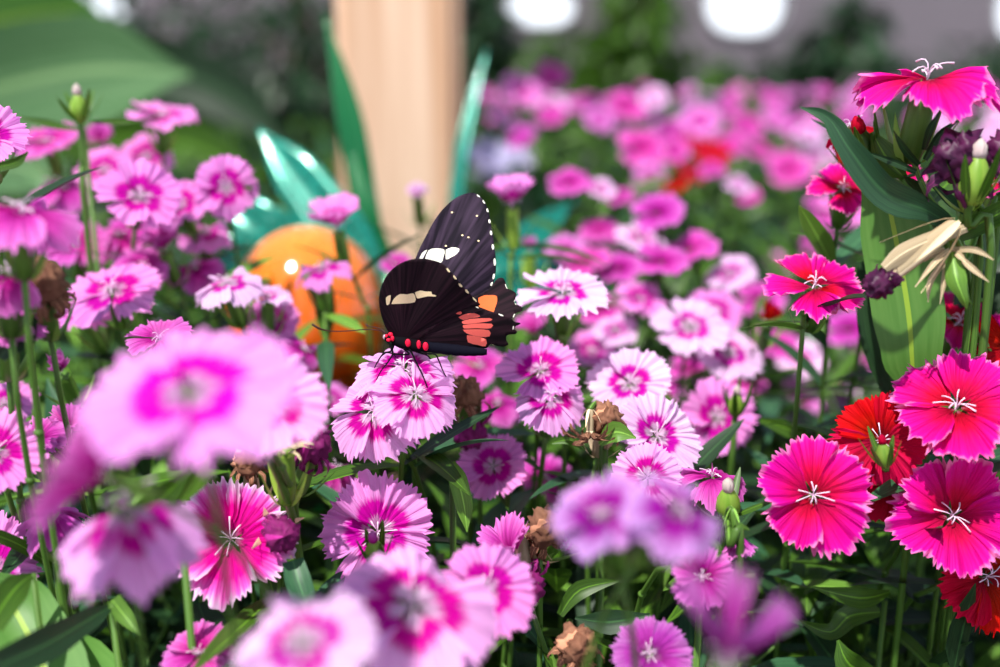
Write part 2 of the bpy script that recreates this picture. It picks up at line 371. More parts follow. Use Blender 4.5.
def bud(px, py, d, mm, n, label, tip='rose', seed=1, pod='paleshoot', bracts=6, cat='flower bud', spread=.6, stem=None):
    """egg-shaped bud: green body, pointed sepals, a furled petal tip."""
    rr = random.Random(seed); c = P(px, py, d); nv = Vector((n[0], -n[2], n[1])).normalized(); r = mm*.0005
    if stem:
        path = [c-nv*r*1.5] + [P(*q) for q in stem]; e = path[-1]; path.append(Vector((e.x, e.y+.01, 0))); path = smooth_path(path, 5)
    else: path = stem_path(c-nv*r*1.5, nv, rr)
    root = empty('dianthus_bud', path[-1]); tag(root, label, cat); q = nv.to_track_quat('Z', 'Y').to_matrix()
    mb = MB(); prof = [(-1.6, .35), (-1.2, .7), (-.5, 1), (.3, .92), (1.0, .62), (1.5, .34), (1.7, .1)]
    tube(mb, [c+nv*r*z for z, _ in prof], [x*r for _, x in prof], 12); mb.obj('bud_body', [LEAF[pod]], root)
    mb = MB(); tube(mb, [c+nv*r*z for z in (1.3, 1.7, 2.2, 2.6)], [x*r for x in (.4, .5, .42, .08)], 9); mb.obj('petal_tip', [MAT[tip]], root)
    mb = MB()
    for k in range(bracts):
        a = k*2*math.pi/bracts+.2; dr = q @ Vector((math.cos(a)*spread, math.sin(a)*spread, 1)); b = c+nv*r*-1.3+(q @ Vector((math.cos(a), math.sin(a), 0)))*r*.6
        leaf_geo(mb, b, dr, q @ Vector((math.cos(a), math.sin(a), -.3)), r*rr.uniform(3.2, 4.6), r*.6, bend=rr.uniform(-.2, .5)*spread)
    mb.obj('sepals', [LEAF['mid']], root)
    mb = MB(); tube(mb, path, .0012, 6); mb.obj('stem', [LEAF['stem']], root)
    for k in range(0 if stem else 2):
        i = int(.3*(len(path)-1)); a = rr.uniform(0, 3.1)+k*math.pi
        leaf_obj(root, path[i], (math.cos(a), math.sin(a), .4), .04, 1, 'mid', rr)
    return root
# ================================================================== THE SETTING
def ground():
    m, nt, b = new_mat('dark_soil', .95, .1); no = nt.nodes.new('ShaderNodeTexNoise'); no.inputs['Scale'].default_value = 60; no.inputs['Detail'].default_value = 6
    cr = nt.nodes.new('ShaderNodeValToRGB'); cr.color_ramp.elements[0].color = (.012, .008, .005, 1); cr.color_ramp.elements[1].color = (.06, .04, .025, 1)
    nt.links.new(no.outputs[0], cr.inputs[0]); nt.links.new(cr.outputs[0], b.inputs['Base Color'])
    mb = MB(); N = 60; V = []; F = []
    for j in range(N+1):
        for i in range(N+1):
            x = -7+14*i/N; y = -1.5+9*j/N; V.append((x, y, -.004+.004*noise.noise(Vector((x*4, y*4, 0)))))
    for j in range(N):
        for i in range(N): F.append((j*(N+1)+i, j*(N+1)+i+1, (j+1)*(N+1)+i+1, (j+1)*(N+1)+i))
    mb.add(V, F); tag(mb.obj('ground', [m]), kind='structure')
ground()
def box(mb, lo, hi, m=0):
    x0, y0, z0 = lo; x1, y1, z1 = hi
    V = [(x0, y0, z0), (x1, y0, z0), (x1, y1, z0), (x0, y1, z0), (x0, y0, z1), (x1, y0, z1), (x1, y1, z1), (x0, y1, z1)]
    mb.add(V, [(3, 2, 1, 0), (4, 5, 6, 7), (0, 1, 5, 4), (1, 2, 6, 5), (2, 3, 7, 6), (3, 0, 4, 7)], m)
WY = 6.2
def back_wall():
    m = flat_mat('grey_mauve_render', (.20, .175, .20), .9, .1); mb = MB(); hol = []
    for (px, py, w_, h_) in ((133, 3, 54, 36), (538, 10, 60, 34), (728, 4, 74, 62), (990, 10, 56, 66)):
        dd = WY/math.cos(TILT); a = P(px-w_/2, py+h_/2, dd); b = P(px+w_/2, py-h_/2, dd); cx, cz, rx, rz = (a.x+b.x)/2, (a.z+b.z)/2, (b.x-a.x)/2, (b.z-a.z)/2
        hol.append([(cx+rx*math.copysign(abs(math.cos(t))**.8, math.cos(t)), cz+rz*math.copysign(abs(math.sin(t))**.8, math.sin(t))) for t in [k*math.pi/16 for k in range(32)]])
    pts = [Vector(q) for q in ((-6, 0), (6.5, 0), (6.5, 2.6), (-6, 2.6))]; ed = [(0, 1), (1, 2), (2, 3), (3, 0)]
    for h in hol:
        b0 = len(pts); pts += [Vector(q) for q in h]; ed += [(b0+i, b0+(i+1) % 32) for i in range(32)]
    vs, es, fs, *_ = delaunay_2d_cdt(pts, ed, [], 0, 1e-5); keep = []
    for f in fs:
        cx = sum(vs[i].x for i in f)/len(f); cz = sum(vs[i].y for i in f)/len(f); ins = False
        for h in hol:
            c = False
            for k in range(32):
                x0, y0 = h[k]; x1, y1 = h[(k+1) % 32]
                if (y0 > cz) != (y1 > cz) and cx < (x1-x0)*(cz-y0)/(y1-y0)+x0: c = not c
            ins = ins or c
        if not ins: keep.append(tuple(f))
    mb.add([(v.x, WY, v.y) for v in vs], keep); o = mb.obj('wall_back', [m], smooth=False); tag(o, kind='structure')
    sm = o.modifiers.new('thick', 'SOLIDIFY'); sm.thickness = .12
    fm = flat_mat('pale_window_frame', (.4, .4, .42), .5)
    for i, h in enumerate(hol):
        f = MB(); tube(f, [(x, WY-.01, z) for x, z in h+[h[0]]], .012, 6); tag(f.obj('window_%d' % (i+1), [fm]), kind='structure')
back_wall()
# ------------------------------------------------------------------ background shrubs; shade on the dark ones is put into their leaf colour
def bush(name, c, r, n, L, matn, label, seed, group=None, trunk=True, cat='shrub', core=True):
    rr = random.Random(seed); root = empty(name, (c[0], c[1], 0)); tag(root, label, cat, group); mb = MB()
    for _ in range(n):
        v = Vector((rr.gauss(0, 1), rr.gauss(0, 1), rr.gauss(0, 1))).normalized()*(rr.random()**.4)
        p = Vector((c[0]+v.x*r[0], c[1]+v.y*r[1], max(.04, c[2]+v.z*r[2])))
        d = Vector((v.x+rr.uniform(-.7, .7), v.y+rr.uniform(-.7, .7), rr.uniform(-.6, .6)))
        leaf_geo(mb, p, d, (rr.uniform(-.4, .4), rr.uniform(-.4, .4), 1), L*rr.uniform(.7, 1.3), L*.42, bend=.6, n=4)
    mb.obj('foliage', [LEAF[matn]], root)
    tr = MB()
    for k in range(5):
        a = k*1.256; tip = Vector((c[0]+.6*r[0]*math.cos(a), c[1]+.6*r[1]*math.sin(a), c[2]+r[2]*.5))
        tube(tr, bez(Vector((c[0]+.02*math.cos(a), c[1]+.02*math.sin(a), 0)), Vector((c[0], c[1], c[2]*.5)), Vector((c[0], c[1], c[2]*.8)), tip, 6), [.012]*3+[.009, .007, .005, .003], 6)
    tr.obj('branches', [BARK], root); return root
BARK = flat_mat('brown_bark', (.10, .06, .04), .9)
def at(px, d): p = P(px, 41, d); return p.x, p.y
bs = [(60, 2.6, .55, .42, 'dark', 'dark leafy shrub at far left behind the broad striped leaf'),
      (250, 2.9, .5, .5, 'dark', 'dark shrub at the back between the striped leaf and wooden post'),
      (330, 3.6, .6, .5, 'dark', 'dark green shrub standing just left of the wooden post, far back'),
      (500, 4.2, .4, .45, 'dark', 'dark shrub under the small bright window right of the post'),
      (590, 3.4, .42, .30, 'mid', 'rich green shrub behind the far pink flowers, right of the post'),
      (660, 3.0, .36, .28, 'mid', 'green shrub beneath the second bright window, behind far flowers'),
      (850, 3.2, .36, .30, 'dark', 'dark rounded shrub against the grey wall, left of the tall stem'),
      (770, 3.8, .34, .34, 'dark', 'dark shrub against the grey wall in the upper middle right'),
      (1010, 3.0, .40, .30, 'dark', 'dark shrub at the far right behind the tall hot pink bloom')]
bs += [(632, 2.9, .62, .10, 'mid', 'tall narrow green shrub between the two middle bright windows'),
       (482, 3.0, .60, .06, 'dark', 'slim dark shrub just right of the wooden post, far back'),
       (845, 2.9, .50, .09, 'dark', 'small dark shrub rising against the wall left of the tall bloom')]
for i, (px, d, hh, rx, mt, lb) in enumerate(bs):
    x, y = at(px, d); bush('shrub', (x, y, hh*.5), (rx, .3, hh*.55), 620, .075, mt, lb, 40+i)
# small tree with overhanging leaves, top left and middle
for i, (px, d, lb) in enumerate(((300, 4.6, 'slim brown-trunked tree behind the shrubs, left of the post'), (610, 5.0, 'leafy tree between the two bright windows near the grey wall'), (30, 4.4, 'tree with dark leaves at the far left top corner'))):
    x, y = at(px, d); root = empty('tree', (x, y, 0)); tag(root, lb, 'tree')
    t = MB(); tube(t, [(x, y, 0), (x+.02, y, .4), (x-.01, y, .9), (x+.03, y, 1.5)], [.05, .045, .04, .02], 10); t.obj('trunk', [BARK], root)
    rr = random.Random(i+5); mb = MB()
    for _ in range(900):
        v = Vector((rr.uniform(-.7, .7), rr.uniform(-.3, .3), rr.uniform(-.5, .5)))
        leaf_geo(mb, Vector((x, y, 1.25))+v, (rr.uniform(-1, 1), rr.uniform(-1, 1), -.3), (0, rr.uniform(-.4, .4), 1), .13, .05, bend=.6, n=4)
    mb.obj('crown', [LEAF['dark']], root)
# teal-grey pale shrub patch
x, y = at(668, 2.3); bush('shrub', (x, y, .17), (.12, .1, .12), 200, .05, 'frost' if 'frost' in LEAF else 'blue', 'low blue-green shrub behind the far flowers, right of centre', 77)
# broad-leaved plant, upper left
def broad_plant():
    x, y = at(-60, 1.15); root = empty('broad_leaf_plant', (x, y, 0)); tag(root, 'large plant with broad pale striped leaves in the blurred upper left corner', 'plant')
    specs = [([(-90, 120, 1.1), (0, 88, 1.08), (90, 70, 1.06), (190, 74, 1.04)], [20, 55, 52, 3], 'hosta'),
             ([(-120, 60, 1.2), (-20, 25, 1.25), (60, 12, 1.3), (110, 22, 1.35)], [20, 34, 26, 2], 'broad'),
             ([(-60, 170, 1.0), (0, 165, .98), (40, 172, .96), (62, 195, .95)], [15, 26, 20, 2], 'hosta'),
             ([(-40, 60, 1.5), (120, 60, 1.6), (220, 90, 1.6), (290, 150, 1.6)], [20, 45, 40, 3], 'dark'),
             ([(-60, 120, 1.4), (120, 140, 1.5), (200, 150, 1.5), (270, 205, 1.5)], [20, 40, 34, 3], 'mid')]
    for pts, hw, mt in specs:
        px_leaf(root, pts, hw, mt, fold=.25, n=6); 
        mb = MB(); a = P(*pts[0]); tube(mb, bez(Vector((x, y, 0)), Vector((x, y, .2)), (a+Vector((x, y, .3)))/2, a, 8), .006, 7); mb.obj('leaf_stalk', [LEAF['mid']], root)
broad_plant()
# ------------------------------------------------------------------ wooden post
def post():
    m, nt, b = new_mat('pale_timber', .55, .3)
    tc = nt.nodes.new('ShaderNodeTexCoord'); mp = nt.nodes.new('ShaderNodeMapping'); mp.inputs['Scale'].default_value = (60, 60, 3); nt.links.new(tc.outputs['Object'], mp.inputs[0])
    no = nt.nodes.new('ShaderNodeTexNoise'); no.inputs['Scale'].default_value = 1; no.inputs['Detail'].default_value = 4; nt.links.new(mp.outputs[0], no.inputs[0])
    cr = nt.nodes.new('ShaderNodeValToRGB'); e = cr.color_ramp.elements; e[0].position = .35; e[0].color = (.62, .36, .22, 1); e[1].position = .7; e[1].color = (.86, .62, .46, 1)
    nt.links.new(no.outputs[0], cr.inputs[0]); nt.links.new(cr.outputs[0], b.inputs['Base Color'])
    a = P(337, 100, .92); c = P(459, 100, .92); cx = (a.x+c.x)/2; w_ = (c.x-a.x)/2; y = a.y
    bm = bmesh.new(); bmesh.ops.create_cube(bm, size=1, matrix=Matrix.Translation((cx, y+w_, .75)) @ Matrix.Diagonal((w_*2, w_*2, 1.5, 1)))
    bmesh.ops.bevel(bm, geom=[e_ for e_ in bm.edges if abs(e_.verts[0].co.z-e_.verts[1].co.z) > .5], offset=.008, segments=3, affect='EDGES')
    me = bpy.data.meshes.new('wooden_post'); bm.to_mesh(me); bm.free(); me.materials.append(m)
    o = link(bpy.data.objects.new('wooden_post', me)); tag(o, 'pale tan square wooden post rising out of the flower bed behind the butterfly', 'post')
    mb = MB(); p0 = P(343, 150, .99); tube(mb, [(p0.x, p0.y, 0), (p0.x, p0.y, .30)], .006, 8); tag(mb.obj('garden_cane', [BARK]), 'thin brown cane standing against the left side of the wooden post', 'cane')
post()
# ------------------------------------------------------------------ orange ornament with teal leaves
def ornament():
    c = P(308, 318, .56); root = empty('garden_ornament', (c.x, c.y, 0)); tag(root, 'glossy orange glass ball ornament ringed by long teal metal leaves beside the post', 'garden ornament')
    m, nt, b = new_mat('glossy_orange_glass', .12, .6); b.inputs['Coat Weight'].default_value = .6; b.inputs['Coat Roughness'].default_value = .08
    uv = nt.nodes.new('ShaderNodeUVMap'); sp = nt.nodes.new('ShaderNodeSeparateXYZ'); nt.links.new(uv.outputs[0], sp.inputs[0])
    no = nt.nodes.new('ShaderNodeTexNoise'); no.inputs['Scale'].default_value = 5; nt.links.new(uv.outputs[0], no.inputs[0])
    v = math_node(nt, 'ADD', sp.outputs[1], math_node(nt, 'MULTIPLY', math_node(nt, 'SUBTRACT', no.outputs[0], .5), .35))
    cr = nt.nodes.new('ShaderNodeValToRGB'); e = cr.color_ramp.elements
    e[0].position = .12; e[0].color = (.92, .26, .03, 1); e[1].position = .62; e[1].color = (.85, .09, .001, 1); nt.links.new(v, cr.inputs[0]); nt.links.new(cr.outputs[0], b.inputs['Base Color'])
    b.inputs['Subsurface Weight'].default_value = .25; b.inputs['Subsurface Radius'].default_value = (.02, .008, .003)
    V = []; F = []; U = []; n = 60; k = 32; R = .040
    for i in range(k+1):
        th = math.pi*i/k
        for j in range(n):
            ph = 2*math.pi*j/n; lobe = 1-.06*abs(math.cos(ph*3))**6*math.sin(th)
            V.append(c+Vector((R*lobe*math.sin(th)*math.cos(ph), R*lobe*math.sin(th)*math.sin(ph), R*1.17*math.cos(th)*(1 if th > 1.57 else 1.0)))); U.append((j/n, i/k))
    for i in range(k):
        for j in range(n): F.append((i*n+j, (i+1)*n+j, (i+1)*n+(j+1) % n, i*n+(j+1) % n))
    mb = MB(); mb.add(V, F, 0, U); mb.obj('glass_ball', [m], root)
    tm, nt, b = new_mat('teal_enamel', .22, .6); b.inputs['Metallic'].default_value = .25; b.inputs['Coat Weight'].default_value = .5
    no = nt.nodes.new('ShaderNodeTexNoise'); no.inputs['Scale'].default_value = 25
    cr = nt.nodes.new('ShaderNodeValToRGB'); e = cr.color_ramp.elements; e[0].position = .38; e[0].color = (.0, .12, .08, 1); e[1].position = .62; e[1].color = (.005, .28, .20, 1)
    nt.links.new(no.outputs[0], cr.inputs[0]); nt.links.new(cr.outputs[0], b.inputs['Base Color'])
    LEAF['teal'] = tm
    gm = flat_mat('green_enamel', (.0, .13, .03), .25, .6, .2, .5); LEAF['tealgreen'] = gm
    blades = [([(385, 330, .62), (345, 245, .62), (300, 180, .63), (258, 128, .64)], [3, 17, 14, .6], 'teal'),
              ([(370, 330, .60), (300, 250, .60), (255, 220, .60), (205, 182, .61)], [4, 12, 12, .6], 'teal'),
              ([(360, 330, .58), (280, 275, .58), (235, 255, .57), (192, 250, .57)], [4, 10, 10, .6], 'teal'),
              ([(392, 340, .66), (372, 250, .68), (352, 130, .68), (325, 15, .69)], [3, 8, 8, .6], 'tealgreen'),
              ([(400, 330, .64), (385, 270, .66), (368, 215, .66), (352, 150, .67)], [3, 7, 6, .5], 'tealgreen'),
              ([(420, 340, .70), (448, 260, .74), (462, 150, .76), (487, 48, .78)], [3, 4.5, 4.5, .5], 'teal'),
              ([(430, 330, .62), (490, 290, .64), (530, 240, .66), (577, 198, .68)], [3, 10, 10, .6], 'teal'),
              ([(430, 335, .60), (500, 290, .60), (560, 280, .61), (620, 300, .62)], [3, 12, 11, .6], 'teal')]
    for pts, hw, mt in blades:
        o = px_leaf(root, pts, hw, mt, fold=.35, name='metal_leaf', n=6)
        sm = o.modifiers.new('thick', 'SOLIDIFY'); sm.thickness = .0015
    hub = P(405, 338, .66); mb = MB(); tube(mb, [(c.x, c.y, 0), c-Vector((0, 0, .035))], .005, 10)
    tube(mb, [c-Vector((0, 0, .03)), hub-Vector((0, 0, .01))], .005, 8); ellipsoid(mb, hub, (.014, .014, .014)); tube(mb, [(hub.x, hub.y, 0), hub], .006, 8)
    mb.obj('stake', [gm], root)
ornament()
# ================================================================== BUTTERFLY
def butterfly():
    D0 = .340; HY = 341
    base = P(410, 345, D0); root = empty('butterfly', base); tag(root, 'black butterfly with cream and red wing patches perched on a pink flower cluster', 'butterfly')
    def wing_mat(name, c0, c1):
        m, nt, b = new_mat(name, .75, .15); uv = nt.nodes.new('ShaderNodeUVMap'); mp = nt.nodes.new('ShaderNodeMapping'); mp.inputs['Scale'].default_value = (13, 1.2, 1)
        nt.links.new(uv.outputs[0], mp.inputs[0]); no = nt.nodes.new('ShaderNodeTexNoise'); no.inputs['Scale'].default_value = 1.6; no.inputs['Detail'].default_value = 2; nt.links.new(mp.outputs[0], no.inputs[0])
        cr = nt.nodes.new('ShaderNodeValToRGB'); e = cr.color_ramp.elements; e[0].position = .4; e[0].color = (*c0, 1); e[1].position = .68; e[1].color = (*c1, 1)
        nt.links.new(no.outputs[0], cr.inputs[0]); nt.links.new(cr.outputs[0], b.inputs['Base Color']); return m
    BK = wing_mat('black_brown_wing', (.004, .001, .003), (.024, .008, .014)); BF = wing_mat('black_purple_wing', (.005, .002, .008), (.042, .024, .048))
    CR = flat_mat('cream_scales', (1, .74, .44), .8, .1); WH = flat_mat('ivory_scales', (.95, .88, .74), .8, .1)
    RD = flat_mat('coral_red_scales', (.95, .15, .12), .8, .1); OR = flat_mat('orange_red_scales', (.92, .17, .05), .8, .1)
    mats = [BK, BF, CR, WH, RD, OR]
    def wing(name, outline, patches, bmat, slope, bulge, origin, label=None):
        pts = []; edges = []; polys = []
        def ringp(poly, sub=1):
            b0 = len(pts); n = len(poly)
            for q in poly: pts.append(Vector(q))
            for i in range(n): edges.append((b0+i, b0+(i+1) % n))
        sm = [(p.x, p.y) for p in smooth_path([Vector((a, b, 0)) for a, b in outline]+[Vector((*outline[0], 0))], 3)][:-1]
        ringp(sm); pp = []
        for poly, mi in patches:
            if len(poly) > 3: s2 = [(p.x, p.y) for p in smooth_path([Vector((a, b, 0)) for a, b in poly]+[Vector((*poly[0], 0))], 2)][:-1]
            else: s2 = poly
            pp.append((s2, mi)); ringp(s2)
        def inside(x, y, poly):
            c = False; n = len(poly)
            for i in range(n):
                x0, y0 = poly[i]; x1, y1 = poly[(i+1) % n]
                if (y0 > y) != (y1 > y) and x < (x1-x0)*(y-y0)/(y1-y0)+x0: c = not c
            return c
        xs = [a for a, b in sm]; ys = [b for a, b in sm]; x = min(xs)
        while x < max(xs):
            y = min(ys)
            while y < max(ys):
                if inside(x, y, sm): pts.append(Vector((x+.3, y+.2)))
                y += 3.5
            x += 3.5
        vs, es, fs, *_ = delaunay_2d_cdt(pts, edges, [], 0, 1e-4)
        V = []; U = []
        for v in vs:
            h = max(-20, HY-v.y)*.000306; r = math.hypot(v.x-origin[0], v.y-origin[1])/120; an = math.atan2(v.y-origin[1], v.x-origin[0])
            dd = D0 - slope*h + bulge*.001*math.sin(an*9)*min(1, r) + bulge*.002*r*r
            V.append(P(v.x, v.y, dd)); U.append((an, r))
        mb = MB(); F = {i: [] for i in range(6)}
        keep = []; mi_ = []
        for f in fs:
            cx = sum(vs[i].x for i in f)/len(f); cy = sum(vs[i].y for i in f)/len(f)
            if not inside(cx, cy, sm): continue
            mi = bmat
            for s2, k in pp:
                if inside(cx, cy, s2): mi = k
            keep.append(tuple(f)); mi_.append(mi)
        mb.add(V, keep, 0, U); mb.m = mi_
        o = mb.obj(name, mats, root, smooth=True)
        s = o.modifiers.new('thick', 'SOLIDIFY'); s.thickness = .00015
        if label: o['label'] = label
    def spot(x, y, a, b, ang):
        t = math.radians(ang); return [(x+a*math.cos(u)*math.cos(t)-b*math.sin(u)*math.sin(t), y+a*math.cos(u)*math.sin(t)+b*math.sin(u)*math.cos(t)) for u in [k*math.pi/4 for k in range(8)]]
    # far forewing (upright)
    FF = [(403, 338), (406, 305), (410, 275), (418, 252), (425, 238), (434, 221), (444, 208), (455, 198.5), (465, 194), (473, 193), (480, 196.5), (485, 203), (488.5, 211), (490.5, 221), (492.5, 233), (494, 245), (495.5, 256), (496, 266), (495, 276), (493, 284), (490, 290), (485, 295), (478, 299), (455, 312), (430, 330)]
    ff = [([(419, 259.5), (422, 253), (427, 250), (424, 256), (422, 260)], 3), ([(425, 259), (428.5, 250.5), (436, 248.5), (444.5, 250), (443.5, 257), (441, 263), (433, 261)], 3), ([(446, 250), (452, 247.5), (459.5, 249), (457, 254), (451, 257.5), (446, 259.5)], 3)]
    for x, y, a, b, g in ((478.5, 196, 2, .8, 40), (484, 202, 2, 1, 60), (487.6, 210.5, 1.9, 1.1, 75), (489.5, 221.5, 1.9, 1.1, 82), (491, 233, 2.2, 1.1, 82), (492.8, 247, 2.8, 1.2, 85), (494.6, 262, 3.8, 1.2, 88), (493.6, 276.5, 3, 1.1, 100), (491.5, 284, 2.2, 1, 112), (486.5, 292.6, 3, .7, 140)): ff.append((spot(x, y, a, b, g), 3))
    for x, y in ((452, 212.5), (477, 216), (462.5, 235.5), (468.5, 237.5), (478.5, 241), (446, 246)): ff.append((spot(x, y, 1.1, .8, 0), 2))
    wing('forewing', FF, ff, 1, -.12, 1.0, (404, 340))
    FHW = [(408, 342), (425, 318), (445, 305), (470, 298), (488, 290), (495, 281), (499, 278), (503.5, 278.5), (505.5, 283), (507, 288), (512, 290.5), (516, 293.5), (515.5, 298), (514.5, 303), (519, 305.5), (522.5, 308.5), (521, 311.5), (516, 313), (513, 318), (507, 319), (490, 318), (470, 325), (440, 340)]
    fh = [([(478.5, 298), (484, 295.5), (490, 295.2), (496.5, 296), (497, 302), (495, 308), (493, 313), (487, 313), (480, 309.5), (478.5, 304)], 5),
          (spot(506.4, 286.5, 2.6, .8, 62), 3), (spot(515.3, 302.5, 2.6, .9, 70), 3), (spot(514, 316, 2.2, .8, 110), 3)]
    wing('hindwing', FHW, fh, 0, -.1, .6, (406, 342))
    NH = [(403, 341), (420, 325), (445, 308), (465, 303), (478, 306.5), (490, 311), (500, 314), (511, 318), (514, 321.5), (520.5, 323), (518, 325), (515.5, 326), (514.5, 329), (517, 331.5), (515, 334), (508.5, 334.5), (506, 337), (506.5, 341), (508.5, 344), (504, 346.5), (496, 345.5), (490, 344), (486, 348), (470, 347), (450, 346), (425, 345)]
    nh = [([(453, 310.5), (457, 309.5), (462, 312.5), (459.5, 314.5), (455.5, 313)], 4), ([(458.5, 317), (465, 314), (474, 313), (480, 315.6), (478, 317), (470, 318), (463, 320)], 4),
          ([(462, 321.3), (470, 318.8), (490, 318), (491, 320.5), (480, 322.4), (464, 324)], 4), ([(463, 325), (475, 323.4), (491.5, 323.5), (492, 327), (488, 328.4), (475, 328), (464, 328.3)], 4),
          ([(463, 329.5), (475, 329), (489, 330), (489.5, 336), (480, 336.6), (467, 333.4)], 4), ([(467, 335), (474, 335.6), (486, 339), (485.5, 346), (478, 344.8), (468, 342)], 4),
          (spot(501, 314.8, 2.8, .8, 22), 3), (spot(513.2, 327.5, 2, .7, 100), 3), (spot(507, 336.5, 1.8, .6, 120), 3), (spot(492, 344.6, 2.2, .6, 10), 2), (spot(477, 307, 2.2, .6, 30), 3)]
    wing('hindwing', NH, nh, 0, .45, .6, (404, 342), None)
    NF = [(398, 340), (388, 331), (381.5, 316), (379, 301), (380.5, 289), (385, 278), (393, 268.5), (402, 262.5), (412, 259.3), (424, 258.6), (436, 261), (444.5, 265), (450, 271), (456, 277.5), (461.5, 285), (468, 291), (474, 298), (480, 304), (476, 306.5), (458, 312), (438, 325), (415, 342)]
    nf = [([(386, 297.5), (388.5, 295.5), (391, 295.5), (389.5, 303.5), (386.5, 304.5)], 2), ([(391.5, 303.8), (394, 298.5), (400, 293.8), (407, 294.2), (413, 293), (415.4, 297), (414.6, 302), (404, 303.3)], 2),
          ([(414.8, 292.3), (420, 290.3), (426, 291.3), (431.5, 291.5), (432, 294), (436, 295), (435, 296.5), (428.5, 296), (421, 297.6), (417, 298)], 2)]
    for x, y, a, b, g in ((448.4, 270, 2.6, 1.2, 50), (455, 277.2, 2.5, 1.2, 52), (460.4, 285, 2.5, 1.2, 45), (467, 291.3, 2.7, 1.1, 48), (474.6, 299.3, 3.4, .7, 48)): nf.append((spot(x, y, a, b, g), 2))
    wing('forewing', NF, nf, 0, .62, 1.0, (402, 341), None)
    # body
    BB = flat_mat('black_body_hair', (.003, .002, .004), .85, .1); RS = flat_mat('red_body_spots', (.85, .005, .05), .6, .3); BL = flat_mat('blue_black_abdomen', (.003, .003, .009), .85, .1)
    sc = .000306
    mb = MB(); c = P(388.5, 337.5, D0-.001); ellipsoid(mb, c, (5*sc, 4.4*sc, 4.8*sc), n=14, k=10); h = mb.obj('head', [BB], root)
    def sub(name, mat_, items, par):
        for (x, y, dz, r) in items:
            m2 = MB(); ellipsoid(m2, P(x, y, D0-dz), r, n=8, k=6); q = par.location+par.parent.location if par is not root else root.location
            m2.v = [(a-q.x, b-q.y, c_-q.z) for a, b, c_ in m2.v]; link(bpy.data.objects.new(name, m2.mesh(name, [mat_])), par)
    sub('red_spot', RS, [(390.5, 334.5, .0019, (.0008, .0006, .0007)), (386.5, 336, .0021, (.0005, .0005, .0006)), (392.5, 338.5, .0020, (.0006, .0005, .0009)), (388.5, 340, .0021, (.0007, .0005, .0006))], h)
    sub('eye', flat_mat('eye_glint', (.5, .35, .4), .2, .6), [(384.6, 337, .0014, (.0006, .0006, .0009))], h)
    mb = MB(); th = smooth_path([P(391, 338, D0), P(398, 341, D0), P(408, 344, D0), P(418, 346, D0), P(428, 348, D0)], 4)
    tube(mb, th, [sc*r for r in (3, 3.8, 4.6, 5.3, 5.8, 6.2, 6.5, 6.6, 6.6, 6.6, 6.5, 6.3, 6, 5.8, 5.6, 5.3, 5)], 12); t = mb.obj('thorax', [BB], root)
    sub('red_spot', RS, [(408, 343, .0023, (.0009, .0005, .0013)), (418.8, 344.5, .0022, (.0007, .0005, .0014)), (425.6, 346.5, .0021, (.0009, .0005, .0014))], t)
    mb = MB(); ab = smooth_path([P(418, 345, D0+.001), P(435, 347.5, D0+.001), P(455, 350, D0+.001), P(472, 351.3, D0+.001), P(487, 352, D0+.001)], 6)
    nn = len(ab); tube(mb, ab, [sc*(6.0*math.sin(math.pi*(.30+.62*i/(nn-1)))**.5+.22*math.sin(i*2.1)) for i in range(nn)], 12); mb.obj('abdomen', [BL], root)
    def px_tube(name, pts, r, mat_, n=5):
        mb = MB(); p = smooth_path([P(*q) for q in pts], 4); rad = [r[0]+(r[1]-r[0])*i/(len(p)-1) for i in range(len(p))]; tube(mb, p, rad, n); return mb.obj(name, [mat_], root)
    AM = flat_mat('dark_brown_antenna', (.05, .012, .006), .5)
    for dz, k in ((-.002, 0), (.004, 1)):
        f = dz; pts = [(384.5, 333, D0+dz), (379, 330.2, D0+dz*1.5), (365, 329.4, D0+dz*2), (350, 330.8, D0+dz*3), (335, 331.3, D0+dz*4), (326, 330.4, D0+dz*4.5), (319, 328.3, D0+dz*5), (312, 324.2, D0+dz*5)]
        if k: pts = [(385.5, 332.8, D0+.002), (381, 329.2, D0+.008), (374, 327, D0+.016), (369, 326.5, D0+.024), (366, 324.5, D0+.030)]
        mb = MB(); p = smooth_path([P(*q) for q in pts], 4); N = len(p)-1
        tube(mb, p, [.00016 if i < N*.7 else .00016+.00018*min(1, (i-N*.7)/(N*.15)) for i in range(N+1)], 6); mb.obj('antenna', [AM], root)
    legs = [[(393, 343, D0), (391.5, 349, D0-.002), (393, 353.5, D0-.004), (388, 362, D0-.006), (381, 371, D0-.008), (376.5, 380, D0-.009)],
            [(394, 344, D0), (391, 351, D0+.001), (384, 353, D0), (378, 361, D0-.001), (374.5, 368, D0-.002)],
            [(408, 349, D0), (411, 351.5, D0-.003), (416, 362, D0-.006), (423, 376, D0-.009), (428, 389, D0-.010), (434, 399, D0-.010)],
            [(416, 350, D0), (425, 353.5, D0-.002), (435, 354.3, D0-.004), (439, 361, D0-.005), (443, 371, D0-.006), (447.5, 379, D0-.006)],
            [(404, 349, D0), (409, 354, D0-.002), (398, 354.2, D0-.003), (387, 352.5, D0-.003), (383.5, 354.5, D0-.003), (380, 357, D0-.003)],
            [(412, 350, D0+.001), (420, 353, D0+.004), (428, 356, D0+.006), (432, 362, D0+.006)]]
    for q in legs: px_tube('leg', q, (.00034, .00016), BB)
    px_tube('proboscis', [(386.5, 341, D0-.001), (390, 346, D0-.003), (392, 352, D0-.004), (396, 357, D0-.004)], (.0002, .00014), BB)
butterfly()
